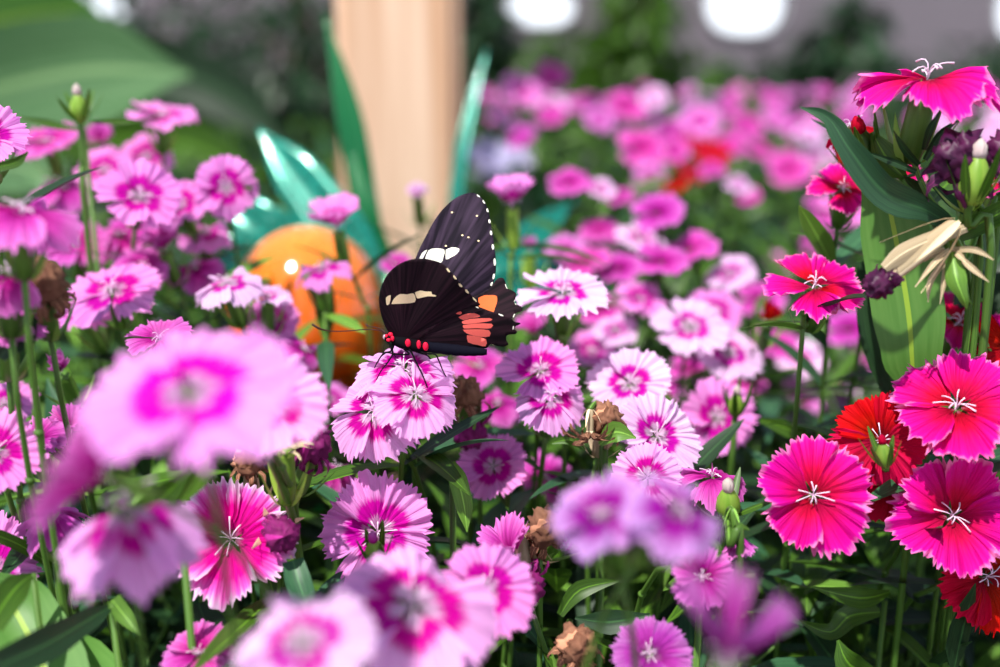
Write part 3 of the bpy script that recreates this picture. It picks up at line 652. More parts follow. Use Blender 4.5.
# ================================================================== FLOWERS (measured one by one)
FLOWERS = [
 # px, py, dist, diameter mm, normal (right, up, to camera), petal, style, label, extra
 (190, 393, .205, 42, (.0, .9, .42), 'big', 'flat', 'largest blurred pale pink bloom with broad magenta ring in the left foreground', dict(spin=20, stamens=False, cl=.012)),
 (268, 405, .275, 29, (.35, .75, .55), 'splash', 'open', 'pink serrated bloom peeping out right of the largest foreground bloom', dict(stem=[(287, 480, .31), (300, 570, .34)])),
 (108, 478, .215, 31, (-.85, .45, .2), 'orchid', 'trumpet', 'blurred mauve pink bloom seen edge-on below left of the largest bloom', dict(cl=.009)),
 (126, 505, .235, 38, (.05, 1, .16), 'splash', 'tent', 'tent-shaped drooping pink bloom in the lower left foreground', dict(spin=55)),
 (50, 508, .32, 27, (-.05, 1, .1), 'orchid', 'tent', 'small sharp magenta bloom hanging open below the blurred mauve one', {}),
 (-8, 572, .33, 34, (-.2, .6, .6), 'pink', 'open', 'striped pink bloom cut by the left edge, low down', {}),
 (232, 540, .325, 36, (.05, .55, .75), 'hotedge', 'open', 'hot pink bloom with white curling stamens and pale fringed lower edge', dict(spin=-90)),
 (378, 532, .335, 34, (.05, .45, .85), 'pink', 'open', 'fringed pink bloom facing forward with a green bud across its middle', dict(spin=40)),
 (415, 606, .25, 39, (.05, .88, .45), 'splash', 'arch', 'wide magenta-centred bloom at the bottom edge, left of centre', dict(spin=-90)),
 (485, 590, .285, 26, (.2, .65, .7), 'pink', 'wave', 'ringed pink bloom tucked behind the wide bottom bloom, on its right', {}),
 (302, 642, .205, 27, (0, .88, .4), 'pale', 'arch', 'soft white-pink bloom with purple spots cut by the bottom edge', {}),
 (602, 517, .225, 20.5, (-.25, .85, .35), 'lilac', 'open', 'out-of-focus pale lilac bloom low in the centre, left of its twin', {}),
 (678, 512, .215, 21, (.38, .8, .45), 'lilac', 'arch', 'out-of-focus purple bloom turned to the right, low in the centre', {}),
 (725, 668, .2, 33, (.12, 1, .1), 'mauve', 'funnel', 'very blurred mauve bloom with upright petals at the bottom edge', dict(spin=30)),
 (650, 655, .3, 22, (-.2, .8, .6), 'mauve', 'wave', 'small pale mauve star bloom at the bottom, left of the mauve upright one', {}),
 (512, 560, .33, 27, (-.3, .85, .1), 'orchid', 'cup', 'spiky mauve half-closed bloom above the bottom right of the ringed one', {}),
 # cluster under the butterfly
 (404, 371, .338, 32, (-.05, .88, .45), 'splash', 'arch', 'uppermost pink bloom of the cluster, with the butterfly standing on it', dict(spin=-90)),
 (376, 412, .332, 32, (-.28, .68, .62), 'splash', 'arch', 'lower left bloom of the cluster beneath the butterfly', dict(spin=-60)),
 (415, 396, .327, 28, (.2, .78, .55), 'splash', 'arch', 'nearest bloom of the pink cluster under the butterfly, its lower petal spread wide', dict(spin=-95)),
 (338, 470, .39, 20, (.1, .8, .4), 'rose', 'droop', 'small rose pink bloom below left of the butterfly cluster', {}),
 (493, 466, .375, 23, (-.1, .5, .85), 'pink', 'open', 'round pink bloom facing forward with dark magenta throat below the butterfly', {}),
 (540, 372, .37, 27, (.0, .75, .55), 'pink', 'open', 'ringed pink bloom right below the black wing tips', {}),
 (550, 398, .362, 25, (.05, .85, .45), 'splash', 'arch', 'pink bloom with one broad fringed petal hanging below the ringed one', dict(spin=-90)),
 (563, 293, .385, 33, (.0, .95, .22), 'pale', 'flat', 'flat white-pink bloom with magenta ring just right of the butterfly', dict(stem=[(562, 345, .39), (565, 420, .39)], leaves=0)),
 (630, 385, .385, 29, (-.1, .75, .6), 'pale', 'open', 'white-edged bloom with closed magenta ring, centre right', {}),
 (655, 436, .36, 29, (.3, .6, .7), 'pale', 'open', 'tilted pale bloom below the white-edged ringed one', {}),
 (648, 478, .335, 22, (-.3, .45, .8), 'splash', 'wave', 'pink fringed bloom half hidden behind the blurred lilac pair', {}),
 (716, 418, .42, 30, (.2, .6, .7), 'pink', 'open', 'soft pink bloom with magenta ring next to the cream bud', {}),
 (690, 328, .46, 32, (0, .75, .5), 'pale', 'open', 'blurred pale bloom left of the hot pink one on a bare stem', {}),
 (728, 352, .46, 28, (.2, .7, .6), 'pale', 'flat', 'blurred pale pink bloom with pink throat, lower of the pale pair', {}),
 (713, 312, .5, 26, (0, .7, .6), 'pink', 'open', 'blurred ringed pink bloom behind the pale pair, centre right', {}),
 (545, 478, .42, 24, (.3, .8, .4), 'rose', 'wave', 'blurred rose bloom seen from the side near the centre', {}),
 (535, 335, .45, 19, (-.2, .9, .2), 'rose', 'cup', 'half-closed rose bloom under the flat white-pink bloom', {}),
 (498, 405, .44, 22, (0, .9, .3), 'orchid', 'reflex', 'shaded magenta bloom behind the brown withered flower', {}),
 (480, 368, .46, 24, (0, .9, .3), 'rose', 'wave', 'magenta bloom peeping out beneath the butterfly body', {}),
 (592, 352, .5, 22, (0, .8, .5), 'pink', 'open', 'small blurred pink bloom between the flat and the ringed blooms', {}),
 (815, 287, .355, 31, (-.05, .92, .35), 'hot', 'flat', 'hot pink bloom on a bare upright stem left of the broad leaf', dict(stem=[(803, 330, .36), (797, 400, .365)], spin=-100)),
 # hot pink and red group on the right
 (812, 495, .325, 34, (-.1, .45, .85), 'hot', 'open', 'hot pink bloom facing forward, lowest left of the right-hand group', dict(spin=20)),
 (880, 440, .335, 29, (-.2, .35, .9), 'red', 'wave', 'crimson bloom in the middle of the right-hand group, stamens to the right', {}),
 (893, 486, .348, 25, (.1, .6, .7), 'red', 'reflex', 'crimson bloom mostly hidden behind its neighbours in the right group', {}),
 (957, 408, .325, 37, (-.3, .72, .5), 'hot', 'flat', 'hot pink bloom tilted with jagged left edge, topmost of right group', dict(spin=10)),
 (950, 516, .33, 36, (.05, .5, .8), 'hot', 'open', 'hot pink bloom facing forward at the right, above the crimson fringe', dict(spin=-20)),
 (984, 577, .345, 34, (.35, .5, .75), 'red', 'wave', 'crimson bloom cut by the right edge, lowest of the right group', {}),
 (1010, 350, .35, 26, (.1, .6, .7), 'red', 'open', 'crimson bloom cut by the right edge beside the broad leaf', {}),
 (958, 326, .375, 34, (.1, .9, .35), 'hot', 'wave', 'dark pink bloom behind the dry hanging pods at the right', {}),
 (852, 128, .355, 24, (-.35, .85, .3), 'red', 'droop', 'small crimson drooping bloom under the tall hot pink one', dict(stem=[(905, 190, .36), (950, 250, .36), (965, 350, .36)])),
 (843, 190, .38, 22, (-.1, .7, .5), 'hot', 'wave', 'dark pink bloom peeping from behind the curved leaf', {}),
 (893, 168, .385, 26, (0, .9, .3), 'hot', 'reflex', 'dark pink bloom in shade behind the tall green calyx', {}),
 (985, 185, .38, 24, (.1, .8, .4), 'hot', 'wave', 'rose red bloom behind the wilted dark petals, far right', {}),
 # left side
 (205, 232, .46, 24, (.1, .85, .4), 'pink', 'arch', 'blurred pink bloom just above the left shoulder of the orange ball', {}),
 (120, 236, .47, 28, (-.1, .8, .5), 'rose', 'arch', 'blurred rose bloom under the tilted ringed bloom, upper left', {}),
 (62, 188, .5, 30, (.1, .85, .4), 'orchid', 'arch', 'blurred mauve bloom between the spiky bud stem and the large drooping one', {}),
 (105, 172, .5, 27, (0, .7, .6), 'pink', 'wave', 'blurred pale pink bloom right behind the spiky bud stem', {}),
 (196, 268, .45, 24, (0, .85, .4), 'rose', 'arch', 'rose pink bloom left of the arching pale one by the orange ball', {}),
 (142, 268, .44, 22, (.2, .8, .4), 'orchid', 'wave', 'small mauve bloom behind the flat ringed bloom, left of the ball', {}),
 (-14, 138, .33, 25, (.2, .75, .5), 'pink', 'open', 'fringed pale bloom cut by the left edge, upper left', {}),
 (22, 215, .27, 31, (.15, .9, .2), 'orchid', 'reflex', 'large purple-pink drooping bloom at the left edge', dict(spin=-60)),
 (8, 275, .285, 22, (.1, .9, .1), 'orchid', 'droop', 'shaded purple bloom directly under the large drooping one', {}),
 (48, 144, .5, 30, (0, .8, .4), 'rose', 'wave', 'blurred pink bloom left of the spiky bud', {}),
 (162, 116, .5, 32, (.1, .97, .12), 'pink', 'flat', 'highest pink bloom on the left, alone against dark green', {}),
 (103, 143, .52, 20, (0, .8, .6), 'rose', 'cup', 'small round pink bloom just right of the spiky bud stem', {}),
 (146, 158, .52, 24, (.2, .6, .8), 'pink', 'wave', 'pink bloom with two round petals below the highest left bloom', {}),
 (140, 198, .42, 31, (.35, .65, .6), 'pink', 'open', 'blurred ringed bloom tilted to the right, upper left', {}),
 (180, 205, .44, 24, (-.1, .75, .6), 'pink', 'open', 'blurred pink bloom left of the two-lobed one above the orange ball', {}),
 (226, 188, .44, 26, (.2, .4, .9), 'pink', 'wave', 'upright ringed pink bloom beside the teal metal leaf', {}),
 (112, 291, .4, 34, (0, .88, .42), 'pink', 'flat', 'flat lilac-pink bloom with dark magenta ring, left of the orange ball', {}),
 (85, 315, .42, 28, (-.2, .85, .3), 'pink', 'wave', 'blurred pale pink bloom under the flat lilac-pink ringed one', {}),
 (75, 245, .46, 28, (.1, .8, .5), 'rose', 'wave', 'blurred pink bloom right of the large purple drooping one', {}),
 (165, 250, .44, 22, (-.2, .9, .2), 'rose', 'cup', 'rose pink half-closed bloom above the flat ringed left bloom', {}),
 (228, 284, .4, 27, (-.2, .95, .2), 'pale', 'reflex', 'pale pink bloom arching over the left side of the orange ball', {}),
 (268, 297, .41, 19, (.1, .97, .15), 'pale', 'flat', 'small flat pale bloom against the left of the orange ball', {}),
 (322, 270, .43, 25, (-.05, 1, .08), 'pink', 'reflex', 'edge-on pink bloom on a thin stem in front of the orange ball', dict(stem=[(325, 320, .43), (328, 380, .43), (330, 430, .43)])),
 (338, 229, .45, 31, (-.1, .9, .2), 'pink', 'cup', 'cupped pink bloom just above the orange ball, left of the butterfly', dict(stem=[(362, 300, .46), (372, 380, .47)])),
 (512, 207, .45, 28, (-.05, 1, .1), 'pink', 'cup', 'cupped pink bloom right above the butterfly wing tip', dict(stem=[(512, 260, .455), (510, 330, .46)], calyx='paleshoot')),
 (530, 252, .5, 14, (0, 1, .1), 'pink', 'closed', 'small closed pink bloom below right of the cupped one', dict(calyx='paleshoot')),
 (272, 322, .42, 21, (.1, .6, .7), 'pink', 'open', 'blurred pink bloom low on the left of the orange ball', {}),
 (303, 350, .41, 19, (.5, .7, .2), 'orchid', 'reflex', 'magenta bloom drooping before the base of the orange ball', {}),
 (396, 266, .5, 15, (0, .8, .5), 'rose', 'open', 'magenta bloom peeping out behind the rounded near wing', {}),
 (418, 197, .55, 14, (0, .8, .5), 'pale', 'cup', 'tiny pale bloom beside the tip of the upright wing', {}),
 (62, 372, .37, 15, (0, .8, .5), 'orchid', 'closed', 'dark magenta closed bloom left of the largest bloom', {}),
 (160, 340, .35, 21, (0, .9, .3), 'rose', 'wave', 'pink bloom peeping above the back of the largest bloom', {}),
 (8, 330, .30, 20, (.2, .8, .3), 'orchid', 'wave', 'magenta bloom at the left edge below the brown withered head', {}),
 (-5, 455, .31, 26, (.2, .7, .6), 'pink', 'open', 'pale pink bloom cut by the left edge, mid height', {}),
 (38, 440, .33, 18, (.1, .8, .4), 'orchid', 'wave', 'small magenta bloom above the blurred mauve one', {}),
 (72, 430, .34, 17, (.1, .7, .5), 'rose', 'cup', 'small rose bloom between the largest bloom and the left edge', {}),
 (5, 405, .40, 22, (0, .8, .5), 'pink', 'open', 'blurred pink bloom at the left edge above the dark leaf', {}),
 (330, 400, .47, 18, (0, .8, .5), 'pink', 'open', 'small blurred pink bloom left of the butterfly cluster', {}),
 (200, 655, .3, 20, (0, .9, .3), 'rose', 'wave', 'rose bloom at the bottom edge near the lower left leaves', {}),
 (665, 392, .5, 18, (0, .8, .5), 'pink', 'open', 'small blurred pink bloom between the two ringed pale blooms', {}),
 (795, 405, .6, 30, (0, .8, .5), 'pink', 'open', 'soft pink bloom behind the bare stem of the hot pink flower', {}),
 (835, 395, .65, 28, (.1, .8, .5), 'pale', 'open', 'soft pale bloom between the bare stem and the broad leaf', {}),
 (768, 322, .45, 18, (0, .8, .5), 'red', 'closed', 'dark crimson closed bloom left of the bare stem', {}),
 (736, 532, .32, 16, (.15, -1, .2), 'orchid', 'cup', 'drooping mauve petal bloom hanging below the round green pod', dict(leaves=0, cl=.006, stem=[(728, 512, .326), (720, 560, .34), (718, 640, .35)])),
 (700, 575, .3, 18, (.2, .3, .9), 'orchid', 'wave', 'mauve bloom behind the blurred purple twin, low centre right', {}),
 (712, 478, .34, 24, (.0, 1, .1), 'rose', 'reflex', 'pink bloom with thin petals arching above the round green pod', {}),
]
for px, py, d, mm, n, mt, st, lb, kw in FLOWERS:
    dianthus(px, py, d, mm, n, mt, st, lb, **kw)
# the tall bloom, top right, with its curved and broad leaves
tall = dianthus(927, 80, .328, 44, (.06, .97, .20), 'hot', 'arch', 'tall hot pink bloom on a thick green calyx, highest at the top right', spin=35, cl=.022,
                stem=[(925, 190, .332), (945, 218, .335), (962, 245, .338), (975, 330, .345), (985, 450, .36)], leaves=0)
o = px_leaf(tall, [(958, 232, .334), (930, 212, .328), (885, 193, .322), (850, 150, .318), (828, 118, .318), (800, 107, .320)], [1.2, 2.8, 4.6, 4.2, 3.0, 1.6, .2], 'blue', fold=.35); o['label'] = 'curved blue-green leaf'
o = px_leaf(tall, [(884, 182, .352), (896, 240, .352), (908, 310, .352), (912, 360, .354), (914, 398, .358)], [7, 10.5, 11, 9, 1.5], 'broad', fold=.12); o['label'] = 'broad flat light green leaf'
px_leaf(tall, [(872, 260, .372), (880, 330, .372), (895, 395, .375)], [5, 7, 4], 'dark', fold=.2)
px_leaf(tall, [(950, 240, .336), (975, 226, .33), (1010, 208, .325)], [1.5, 3.2, 3.4], 'mid', fold=.4)
px_leaf(tall, [(905, 178, .338), (888, 160, .338), (872, 132, .340)], [1.0, 4.5, .8], 'mid', fold=.5)
px_leaf(tall, [(928, 180, .336), (950, 200, .336), (964, 214, .336)], [.5, 1.6, .4], 'blue', fold=.4)
for pts in ([(919, 165, .33), (905, 150, .325), (893, 130, .32)], [(925, 160, .33), (940, 135, .325), (962, 118, .32)], [(916, 172, .33), (895, 163, .33), (860, 150, .33)], [(924, 150, .328), (930, 130, .322), (942, 108, .318)]):
    px_leaf(tall, pts, [.8, 1.1, .15], 'dark', fold=.4, name='bract')
# withered heads and pods
withered(886, 279, .315, 10, (-.75, -.55, .2), 'plum', 'dark plum shrivelled bloom hanging on a long dry husk before the broad leaf', seed=4, cl=.026, strips=22, curl=4, stem=[(950, 236, .335), (968, 300, .34), (980, 400, .35)])
withered(962, 172, .322, 19, (-.3, .7, .3), 'plum', 'black-purple wilted bloom right of the tall green calyx', calyx='paleshoot', seed=8, strips=14, curl=2.6, stem=[(968, 215, .33), (972, 300, .34)])
withered(995, 160, .32, 12, (.5, .8, .2), 'plum', 'dark wilted petals at the right edge beside the pale green husk', calyx='paleshoot', seed=9, strips=10, stem=[(985, 215, .33), (990, 300, .34)])
withered(45, 296, .30, 15, (.1, .9, .3), 'brown', 'round brown dried flower head at the left edge on a dark stem', calyx='stem', seed=2, strips=20, curl=3.6)
withered(286, 452, .315, 11, (.05, 1, .1), 'tan', 'pale green pod with dry tan tips right of the largest bloom', calyx='paleshoot', seed=3, strips=9, curl=1.2, cl=.017, stem=[(291, 510, .322), (300, 560, .335), (305, 640, .34)])
withered(310, 455, .325, 14, (.3, .9, .1), 'maroon', 'wilted magenta bloom just behind the green pod with tan tips', calyx='stem', seed=13, strips=10)
withered(590, 432, .345, 13, (0, -.9, .3), 'brown', 'tan withered bloom hanging on the stem in the centre right', calyx='tan', seed=5, strips=18, curl=1.5, cl=.007, stem=[(597, 405, .35), (600, 440, .355), (600, 520, .36)])
withered(466, 402, .37, 13, (0, .95, .2), 'brown', 'brown and purple withered bloom right of the butterfly cluster', calyx='stem', seed=6, strips=14)
withered(470, 425, .375, 13, (0, -.4, .7), 'maroon', 'magenta-brown crumpled bloom hanging below the brown withered one', calyx='tan', seed=16, strips=12, stem=[(478, 400, .385), (480, 480, .385)])
withered(280, 534, .315, 12, (.3, .3, .8), 'maroon', 'wilted purple and tan bloom between the two front pink blooms', calyx='tan', seed=7, strips=14)
withered(250, 470, .34, 12, (0, .95, .2), 'brown', 'small dried brown bloom above the white-stamened hot pink one', calyx='tan', seed=17, strips=12)
withered(543, 535, .335, 14, (.2, .7, .5), 'brown', 'curly brown dried bloom beside the spiky mauve one', calyx='tan', seed=10, strips=20, curl=3.4)
withered(566, 530, .345, 11, (.4, .7, .3), 'maroon', 'crumpled purple bloom right of the curly brown dried one', calyx='stem', seed=19, strips=12)
withered(525, 575, .33, 13, (.1, -.6, .5), 'maroon', 'wilted purple bloom hanging under the spiky mauve one', calyx='tan', seed=20, strips=12, stem=[(535, 550, .34), (540, 620, .34)])
withered(575, 655, .32, 14, (.1, .95, .2), 'brown', 'dark brown dried bloom at the bottom edge, centre right', calyx='stem', seed=21, strips=14)
withered(605, 425, .35, 12, (.1, .8, .4), 'brown', 'papery tan seed head beside the hanging withered bloom', calyx='tan', seed=22, strips=12, curl=3)
def husk():
    root = empty('dry_seed_husk', P(985, 420, .345)); p0 = P(985, 420, .345); root.location = (p0.x, p0.y+.01, 0)
    tag(root, 'cluster of dry tan husks and one green pod hanging before the broad leaf', 'seed husk')
    mb = MB(); tube(mb, smooth_path([P(955, 238, .322), P(964, 262, .33), P(975, 330, .342), Vector((p0.x, p0.y+.01, 0))], 5), .001, 6); mb.obj('stem', [LEAF['stem']], root)
    o = px_leaf(root, [(952, 252, .318), (956, 278, .314), (963, 297, .314), (967, 309, .316)], [1.6, 2.9, 1.4, .15], 'pale', fold=.6, name='pod', flip=-1); o['label'] = 'pale green pointed pod'
    px_leaf(root, [(967, 228, .32), (940, 236, .315), (905, 252, .312), (884, 268, .312)], [1.2, 2.2, 2.6, 1.4], 'tan', fold=.6, name='husk', flip=-1)
    for pts in ([(950, 250, .32), (935, 262, .316), (915, 287, .314)], [(952, 250, .32), (975, 250, .314), (994, 260, .31)], [(953, 252, .32), (972, 268, .314), (989, 282, .312)], [(948, 252, .32), (945, 275, .318), (940, 304, .318)], [(945, 250, .32), (932, 255, .318), (924, 262, .318)], [(950, 255, .322), (931, 280, .32), (928, 302, .32)], [(953, 250, .32), (960, 256, .315), (966, 261, .313)]):
        px_leaf(root, pts, [.8, .9, .12], 'tan', fold=.5, name='husk')
husk()
# buds
bud(79, 108, .42, 7, (0, 1, .05), 'spiky green bud with pinkish tip rising at the upper left', tip='cream', seed=3, spread=.9, stem=[(84, 170, .425), (90, 260, .43)])
bud(728, 503, .33, 7.5, (-.1, .9, .3), 'round green pod with tan tip left of the hot pink group', tip='cream', seed=4, spread=1.5, bracts=5, stem=[(730, 545, .315), (738, 600, .32)])
bud(736, 405, .40, 6, (0, 1, .1), 'cream-tipped bud between the soft pink blooms, centre right', tip='cream', seed=5, spread=.4)
bud(975, 180, .315, 9, (.05, 1, 0), 'pale green husk bud standing at the right edge', tip='cream', seed=6, spread=.5, stem=[(968, 225, .32), (985, 330, .33)])
bud(375, 552, .318, 6, (-.05, 1, .3), 'slim green bud in front of the forward-facing fringed bloom', tip='rose', seed=7, spread=.35)
bud(884, 455, .318, 5, (-.2, 1, 0), 'small green bud between the crimson and hot pink blooms', tip='red', seed=8, spread=.6, stem=[(888, 480, .345), (905, 560, .36)])
#bud(160, 505, .26, 6, (0, 1, .2), 'slim green bud between the tent-shaped and the hot pink bloom', tip='rose', seed=9, spread=.5)
bud(266, 445, .30, 5, (-.2, 1, .1), 'open green sepals left of the tan-tipped pod', tip='cream', seed=10, spread=1.4, stem=[(284, 490, .315), (297, 540, .33), (305, 640, .34)])
#bud(215, 570, .25, 7, (0, 1, .2), 'blurred green shoot tip in the bottom left foreground', tip='cream', seed=12, spread=.5)
bud(865, 150, .345, 9, (-.4, .9, .2), 'dark green swollen bud left of the tall calyx', tip='red', seed=13, spread=.25, pod='mid', stem=[(905, 190, .35), (950, 250, .35), (965, 350, .355)])
# lavender bloom behind, beside the post
dianthus(496, 190, .98, 92, (0, .9, .3), 'lavender', 'cup', 'pale lavender blurred bloom beside the right edge of the wooden post', name='lavender_flower', seed=3)
# ------------------------------------------------------------------ leafy shoots with measured leaves
def shoot(label, leaves_, base, matn='mid', name='leafy_shoot'):
    b0 = P(*base); root = empty(name, (b0.x, b0.y+.005, 0)); tag(root, label, 'leafy shoot')
    mb = MB(); tube(mb, [(b0.x, b0.y+.005, 0), b0], [.0014, .001], 6); mb.obj('stem', [LEAF['stem']], root)
    for pts, hw, mt in leaves_: px_leaf(root, pts, hw, mt, fold=.35)
shoot('long dark blue-green leaf with a bent sharp one at the bottom left', [([(112, 606, .30), (85, 622, .29), (45, 645, .275), (-10, 670, .26)], [.8, 3.2, 4.4, 3.5], 'dark'), ([(112, 600, .30), (124, 615, .30), (140, 636, .298)], [2.4, 2.2, .2], 'pale')], (112, 604, .30))
shoot('folded light green leaf above the left bottom corner', [([(33, 574, .30), (14, 590, .29), (-10, 625, .28)], [.6, 3.8, 3.5], 'mid'), ([(-20, 530, .31), (20, 545, .32), (60, 572, .33)], [2, 1.8, .4], 'mid')], (33, 574, .30))
shoot('big blurred pale leaves in the bottom left corner', [([(70, 740, .29), (45, 670, .30), (15, 610, .31), (-10, 575, .31)], [4, 11, 10, 2], 'broad'), ([(130, 720, .30), (80, 665, .31), (30, 640, .31)], [6, 8, 2], 'broad')], (70, 720, .30))
shoot('single hanging narrow grey-green leaf below the butterfly cluster', [([(452, 462, .345), (458, 480, .343), (464, 505, .342), (467, 532, .342)], [1.0, 2.9, 2.7, .2], 'pale')], (452, 462, .345))
shoot('short broad leaf pointing down right of the hot pink bloom', [([(293, 560, .315), (298, 580, .312), (306, 602, .31)], [3.0, 3.6, 3.2], 'blue'), ([(322, 620, .31), (330, 600, .31), (335, 578, .31)], [1.5, 2.8, .3], 'dark')], (300, 600, .315))
shoot('dark pointed leaf left of the flat ringed bloom', [([(36, 318, .30), (20, 332, .297), (0, 358, .295)], [1.0, 4.6, 1.5], 'dark'), ([(-10, 168, .31), (15, 163, .31), (28, 152, .31)], [1.2, 1.4, .3], 'mid')], (28, 330, .305))
shoot('pair of narrow pale leaves between the two lower left pink blooms', [([(180, 500, .29), (195, 478, .285), (210, 455, .28)], [1.5, 3.2, .4], 'pale'), ([(135, 515, .29), (160, 500, .285), (190, 470, .28)], [2.0, 3.4, .5], 'mid')], (180, 510, .29))
shoot('two lit slender leaves in the dark gap at the bottom right', [([(890, 592, .36), (860, 598, .355), (812, 587, .35)], [.8, 3.4, .3], 'mid'), ([(880, 612, .36), (850, 616, .355), (830, 632, .355), (798, 620, .35)], [1.5, 3.6, 2.6, .3], 'mid'), ([(880, 680, .34), (850, 665, .33), (838, 640, .33)], [2.5, 4, .5], 'mid')], (885, 600, .365))
shoot('dark narrow leaf crossing the bottom centre', [([(560, 615, .34), (580, 590, .34), (622, 580, .34)], [1.2, 2.8, .3], 'mid'), ([(650, 615, .34), (610, 622, .34), (575, 618, .34)], [.6, 3.8, .4], 'dark'), ([(540, 590, .34), (538, 615, .34), (540, 642, .34)], [1.2, 1.4, .2], 'mid')], (570, 620, .345))
shoot('curled green leaf beside the round green pod', [([(703, 535, .32), (718, 548, .318), (710, 572, .318)], [.5, 1.2, .3], 'mid'), ([(760, 420, .40), (790, 430, .40), (826, 450, .40)], [1, 3, .3], 'mid')], (703, 540, .325))
shoot('bright green leaf tips beside the tan seed head', [([(600, 445, .345), (615, 432, .343), (636, 438, .342)], [.8, 3.4, .3], 'pale'), ([(552, 443, .35), (570, 440, .35), (585, 450, .35)], [.4, 1.5, .4], 'mid')], (605, 450, .35))
shoot('tall green blade of leaf at the upper left by the spiky bud', [([(20, 118, .44), (50, 124, .44), (80, 130, .43)], [.5, 1.6, .5], 'mid'), ([(90, 122, .43), (120, 121, .43), (140, 121, .43)], [.5, 1.3, .3], 'mid')], (84, 130, .435))
shoot('dark leaf in the shade at the lower right under the hot pink blooms', [([(1010, 380, .36), (980, 388, .36), (950, 400, .36)], [4, 4, .5], 'dark'), ([(1010, 250, .38), (990, 270, .38), (965, 330, .38)], [9, 10, 5], 'dark')], (990, 420, .37))
# ------------------------------------------------------------------ generic leafy shoots below the flowers (individual, nearest ones)
def make_shoot(seed, H):
    rr = random.Random(seed); root = empty('leafy_shoot', (0, 0, 0))
    mb = MB(); pts = [Vector((0, 0, 0))]
    for i in range(1, 7): pts.append(Vector((rr.uniform(-.004, .004)*i, rr.uniform(-.004, .004)*i, H*i/6)))
    tube(mb, pts, [.0016]*4+[.0013, .001, .0006], 6); mb.obj('stem', [LEAF['stem']], root, world=False)
    for k in range(16):
        t = .35+.65*(k//2)/7.5; q = pts[0].lerp(pts[-1], t); a = (k//2)*1.4+(k % 2)*math.pi+rr.uniform(-.3, .3)
        leaf_obj(root, q, (math.cos(a), math.sin(a), rr.uniform(-.1, 1.0)), rr.uniform(.03, .062), rr.uniform(.9, 1.6), rr.choice(['mid', 'mid', 'blue', 'dark', 'dark', 'pale']), rr)
    return root
def copy_tree(o, loc, rz, label, group, s=1):
    c = o.copy(); COL.objects.link(c); c.location = loc; c.rotation_euler = (0, 0, rz); c.scale = (s, s, s)
    tag(c, label, o.get('category', 'leafy shoot'), group)
    for ch in o.children:
        d = ch.copy(); COL.objects.link(d); d.parent = c
    return c
protos = [make_shoot(60+i, .20+.012*i) for i in range(5)]
GL = 'leafy green dianthus shoot in the shade beneath the flowers'; GG = 'leafy shoots beneath the flowers'
rs = random.Random(5); n_ = 0; used = [False]*5
while n_ < 110:
    px = rs.uniform(-60, 1060); d = rs.uniform(.33, .66); p = P(px, 300, d)
    k = n_ % 5; s = rs.uniform(.85, 1.2)
    top = CAM.z - p.y*math.tan(TILT)*1.05       # keep below the sightline
    s = min(s, (.20+.05*(d > .45))/(.20+.012*k))
    if not used[k]:
        o = protos[k]; used[k] = True; o.location = (p.x, p.y, 0); o.scale = (s, s, s); tag(o, GL, 'leafy shoot', GG)
    else: copy_tree(protos[k], (p.x, p.y, 0), rs.uniform(0, 6.28), GL, GG, s)
    n_ += 1
# foliage mass: leaves nobody could count
def mass(name, label, xr, yr, zr, n, L, mats, seed, keep=None):
    rr = random.Random(seed); mb = MB(); c = 0
    while c < n:
        y = rr.uniform(*yr)**1.0; xx = rr.uniform(*xr)
        if keep and not keep(xx, y): continue
        z = zr[0]+(zr[1]-zr[0])*rr.random()**.6
        z += .02*noise.noise(Vector((xx*12, y*12, 0)))
        leaf_geo(mb, (xx, y, z), (rr.uniform(-1, 1), rr.uniform(-1, 1), rr.uniform(-.1, .9)), (0, 0, 1), L*rr.uniform(.6, 1.3), L*rr.uniform(.14, .24), bend=rr.uniform(0, .9), n=4, m=rr.randrange(len(mats))); c += 1
    o = mb.obj(name, [LEAF[k] for k in mats]); tag(o, label, 'foliage', kind='stuff')
mass('bed_foliage', 'dense green narrow leaves filling the flower bed beneath all the blooms', (-.75, 1.1), (.30, 2.1), (.02, .24), 17000, .05, ['mid', 'dark', 'blue', 'dark', 'mid'], 3,
     keep=lambda x, y: abs(x) < .12+.62*y)
# ------------------------------------------------------------------ blooms farther back: one mesh each
FARM = {}
def far_mesh(matn, style, seed):
    k = (matn, style, seed)
    if k not in FARM:
        mb = MB(); rr = random.Random(seed)
        V, F, U = petal_pts(style, seed, 17, 6, 8)
        for q in range(5):
            M = Matrix.Rotation(q*1.2566+rr.uniform(-.1, .1), 4, 'Z') @ Matrix.Rotation(rr.uniform(-.2, .15), 4, 'Y') @ Matrix.Rotation(.12, 4, 'X')
            mb.add([(M @ Vector(v))*.018 for v in V], F, 0, U)
        tube(mb, [(0, 0, 0), (0, 0, -.015)], [.0028, .0024], 7, 1)
        st = bez(Vector((0, 0, -.015)), Vector((0, 0, -.08)), Vector((.02, .02, -.15)), Vector((.02, .03, -.36)), 6); tube(mb, st, .0012, 5, 1)
        for q in range(4):
            a = rr.uniform(0, 6.28); leaf_geo(mb, st[1+q//2], (math.cos(a), math.sin(a), .5), (0, 0, 1), .04, .007, n=4, m=1)
        FARM[k] = mb.mesh('dianthus', [MAT[matn], LEAF['mid']])
    return FARM[k]
def far_flower(p, mm, tilt, matn, style, seed, label, group):
    o = bpy.data.objects.new('dianthus', far_mesh(matn, style, seed % 5)); link(o); o.location = p
    rr = random.Random(seed); o.rotation_euler = (tilt, rr.uniform(-.3, .3), rr.uniform(-.5, .5)); s = mm/36; o.scale = (s, s, s); tag(o, label, 'flower', group)
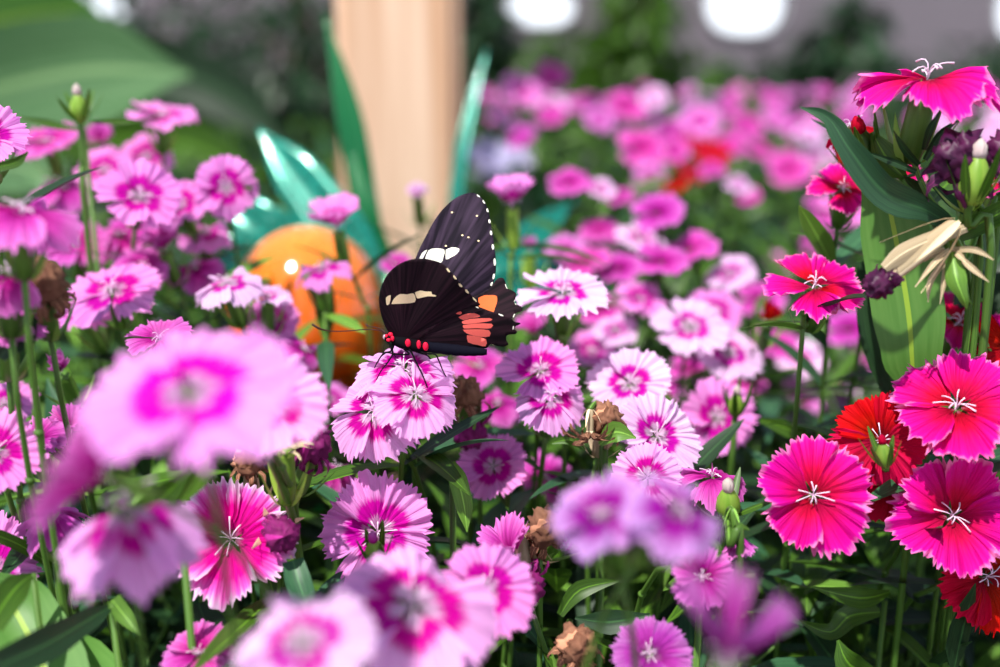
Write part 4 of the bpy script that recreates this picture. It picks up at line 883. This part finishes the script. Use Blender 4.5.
BACK = [(520, 92, 1.0, 44), (552, 76, 1.15, 40), (500, 116, 1.0, 30), (551, 116, .95, 28), (521, 138, .9, 27), (598, 120, .95, 32), (627, 108, .9, 38), (652, 98, 1.0, 30), (641, 148, .8, 40), (672, 152, .85, 30), (650, 176, .9, 30), (571, 184, .62, 28),
        (600, 190, .62, 20), (621, 196, .7, 20), (658, 214, .55, 30), (700, 122, 1.0, 40), (712, 170, .75, 20), (738, 186, .75, 24), (748, 196, .8, 20), (745, 125, 1.2, 44), (775, 120, 1.2, 40), (790, 170, 1.0, 44), (815, 160, 1.1, 38), (760, 150, 1.1, 36),
        (830, 215, .7, 38), (845, 210, .7, 36), (600, 232, .62, 26), (640, 240, .58, 30), (585, 262, .55, 28), (620, 270, .55, 26), (565, 250, .6, 24), (690, 250, .55, 30), (730, 275, .55, 28), (662, 262, .5, 26), (760, 300, .6, 30), (640, 300, .5, 26), (600, 310, .52, 26), (615, 330, .5, 22),
        (775, 345, .55, 26), (850, 330, .6, 30), (780, 265, .8, 26), (820, 245, .9, 30), (690, 145, 1.0, 36), (730, 145, 1.15, 36), (800, 130, 1.3, 40), (860, 360, .7, 30), (745, 380, .55, 24), (800, 360, .6, 30), (690, 370, .5, 20)]
for i, (px, py, d, mm) in enumerate(BACK):
    mt = ['pink', 'rose', 'pale', 'rose', 'orchid'][i % 5]
    if px > 700 and py < 175: lb, g = 'blurred pink bloom in the farthest drift at the upper right', 'farthest pink blooms, upper right'
    elif py < 205: lb, g = 'blurred pink bloom in the drift behind the post, upper centre right', 'far pink blooms right of the post'
    else: lb, g = 'soft pink bloom in the middle drift right of the butterfly', 'middle pink blooms right of the butterfly'
    far_flower(P(px, py, d), mm, .45 if d < .8 else .7, mt, ['open', 'flat', 'wave'][i % 3], i, lb, g)
for i, (px, py, d, mm) in enumerate([(695, 148, .95, 34), (715, 152, .95, 30), (690, 172, .9, 28), (712, 165, .9, 26), (676, 185, .85, 24)]):
    far_flower(P(px, py, d), mm, .5, 'red', 'wave', i, 'blurred red bloom among the far pink drift, upper centre right', 'far red blooms')
rf = random.Random(21); c = 0
while c < 70:
    d = .95+1.4*rf.random()**.8; px = rf.uniform(480, 1040); p = P(px, 100, d)
    p.z = .30+.03*rf.random()-.012*max(0, (d-1.2))
    far_flower(p, rf.uniform(28, 40), rf.uniform(.4, .9), rf.choice(['rose', 'orchid', 'pink', 'pink', 'pale']), rf.choice(['open', 'wave', 'flat']), rf.randrange(100), 'blurred pink bloom in the farthest drift at the upper right', 'farthest pink blooms, upper right'); c += 1
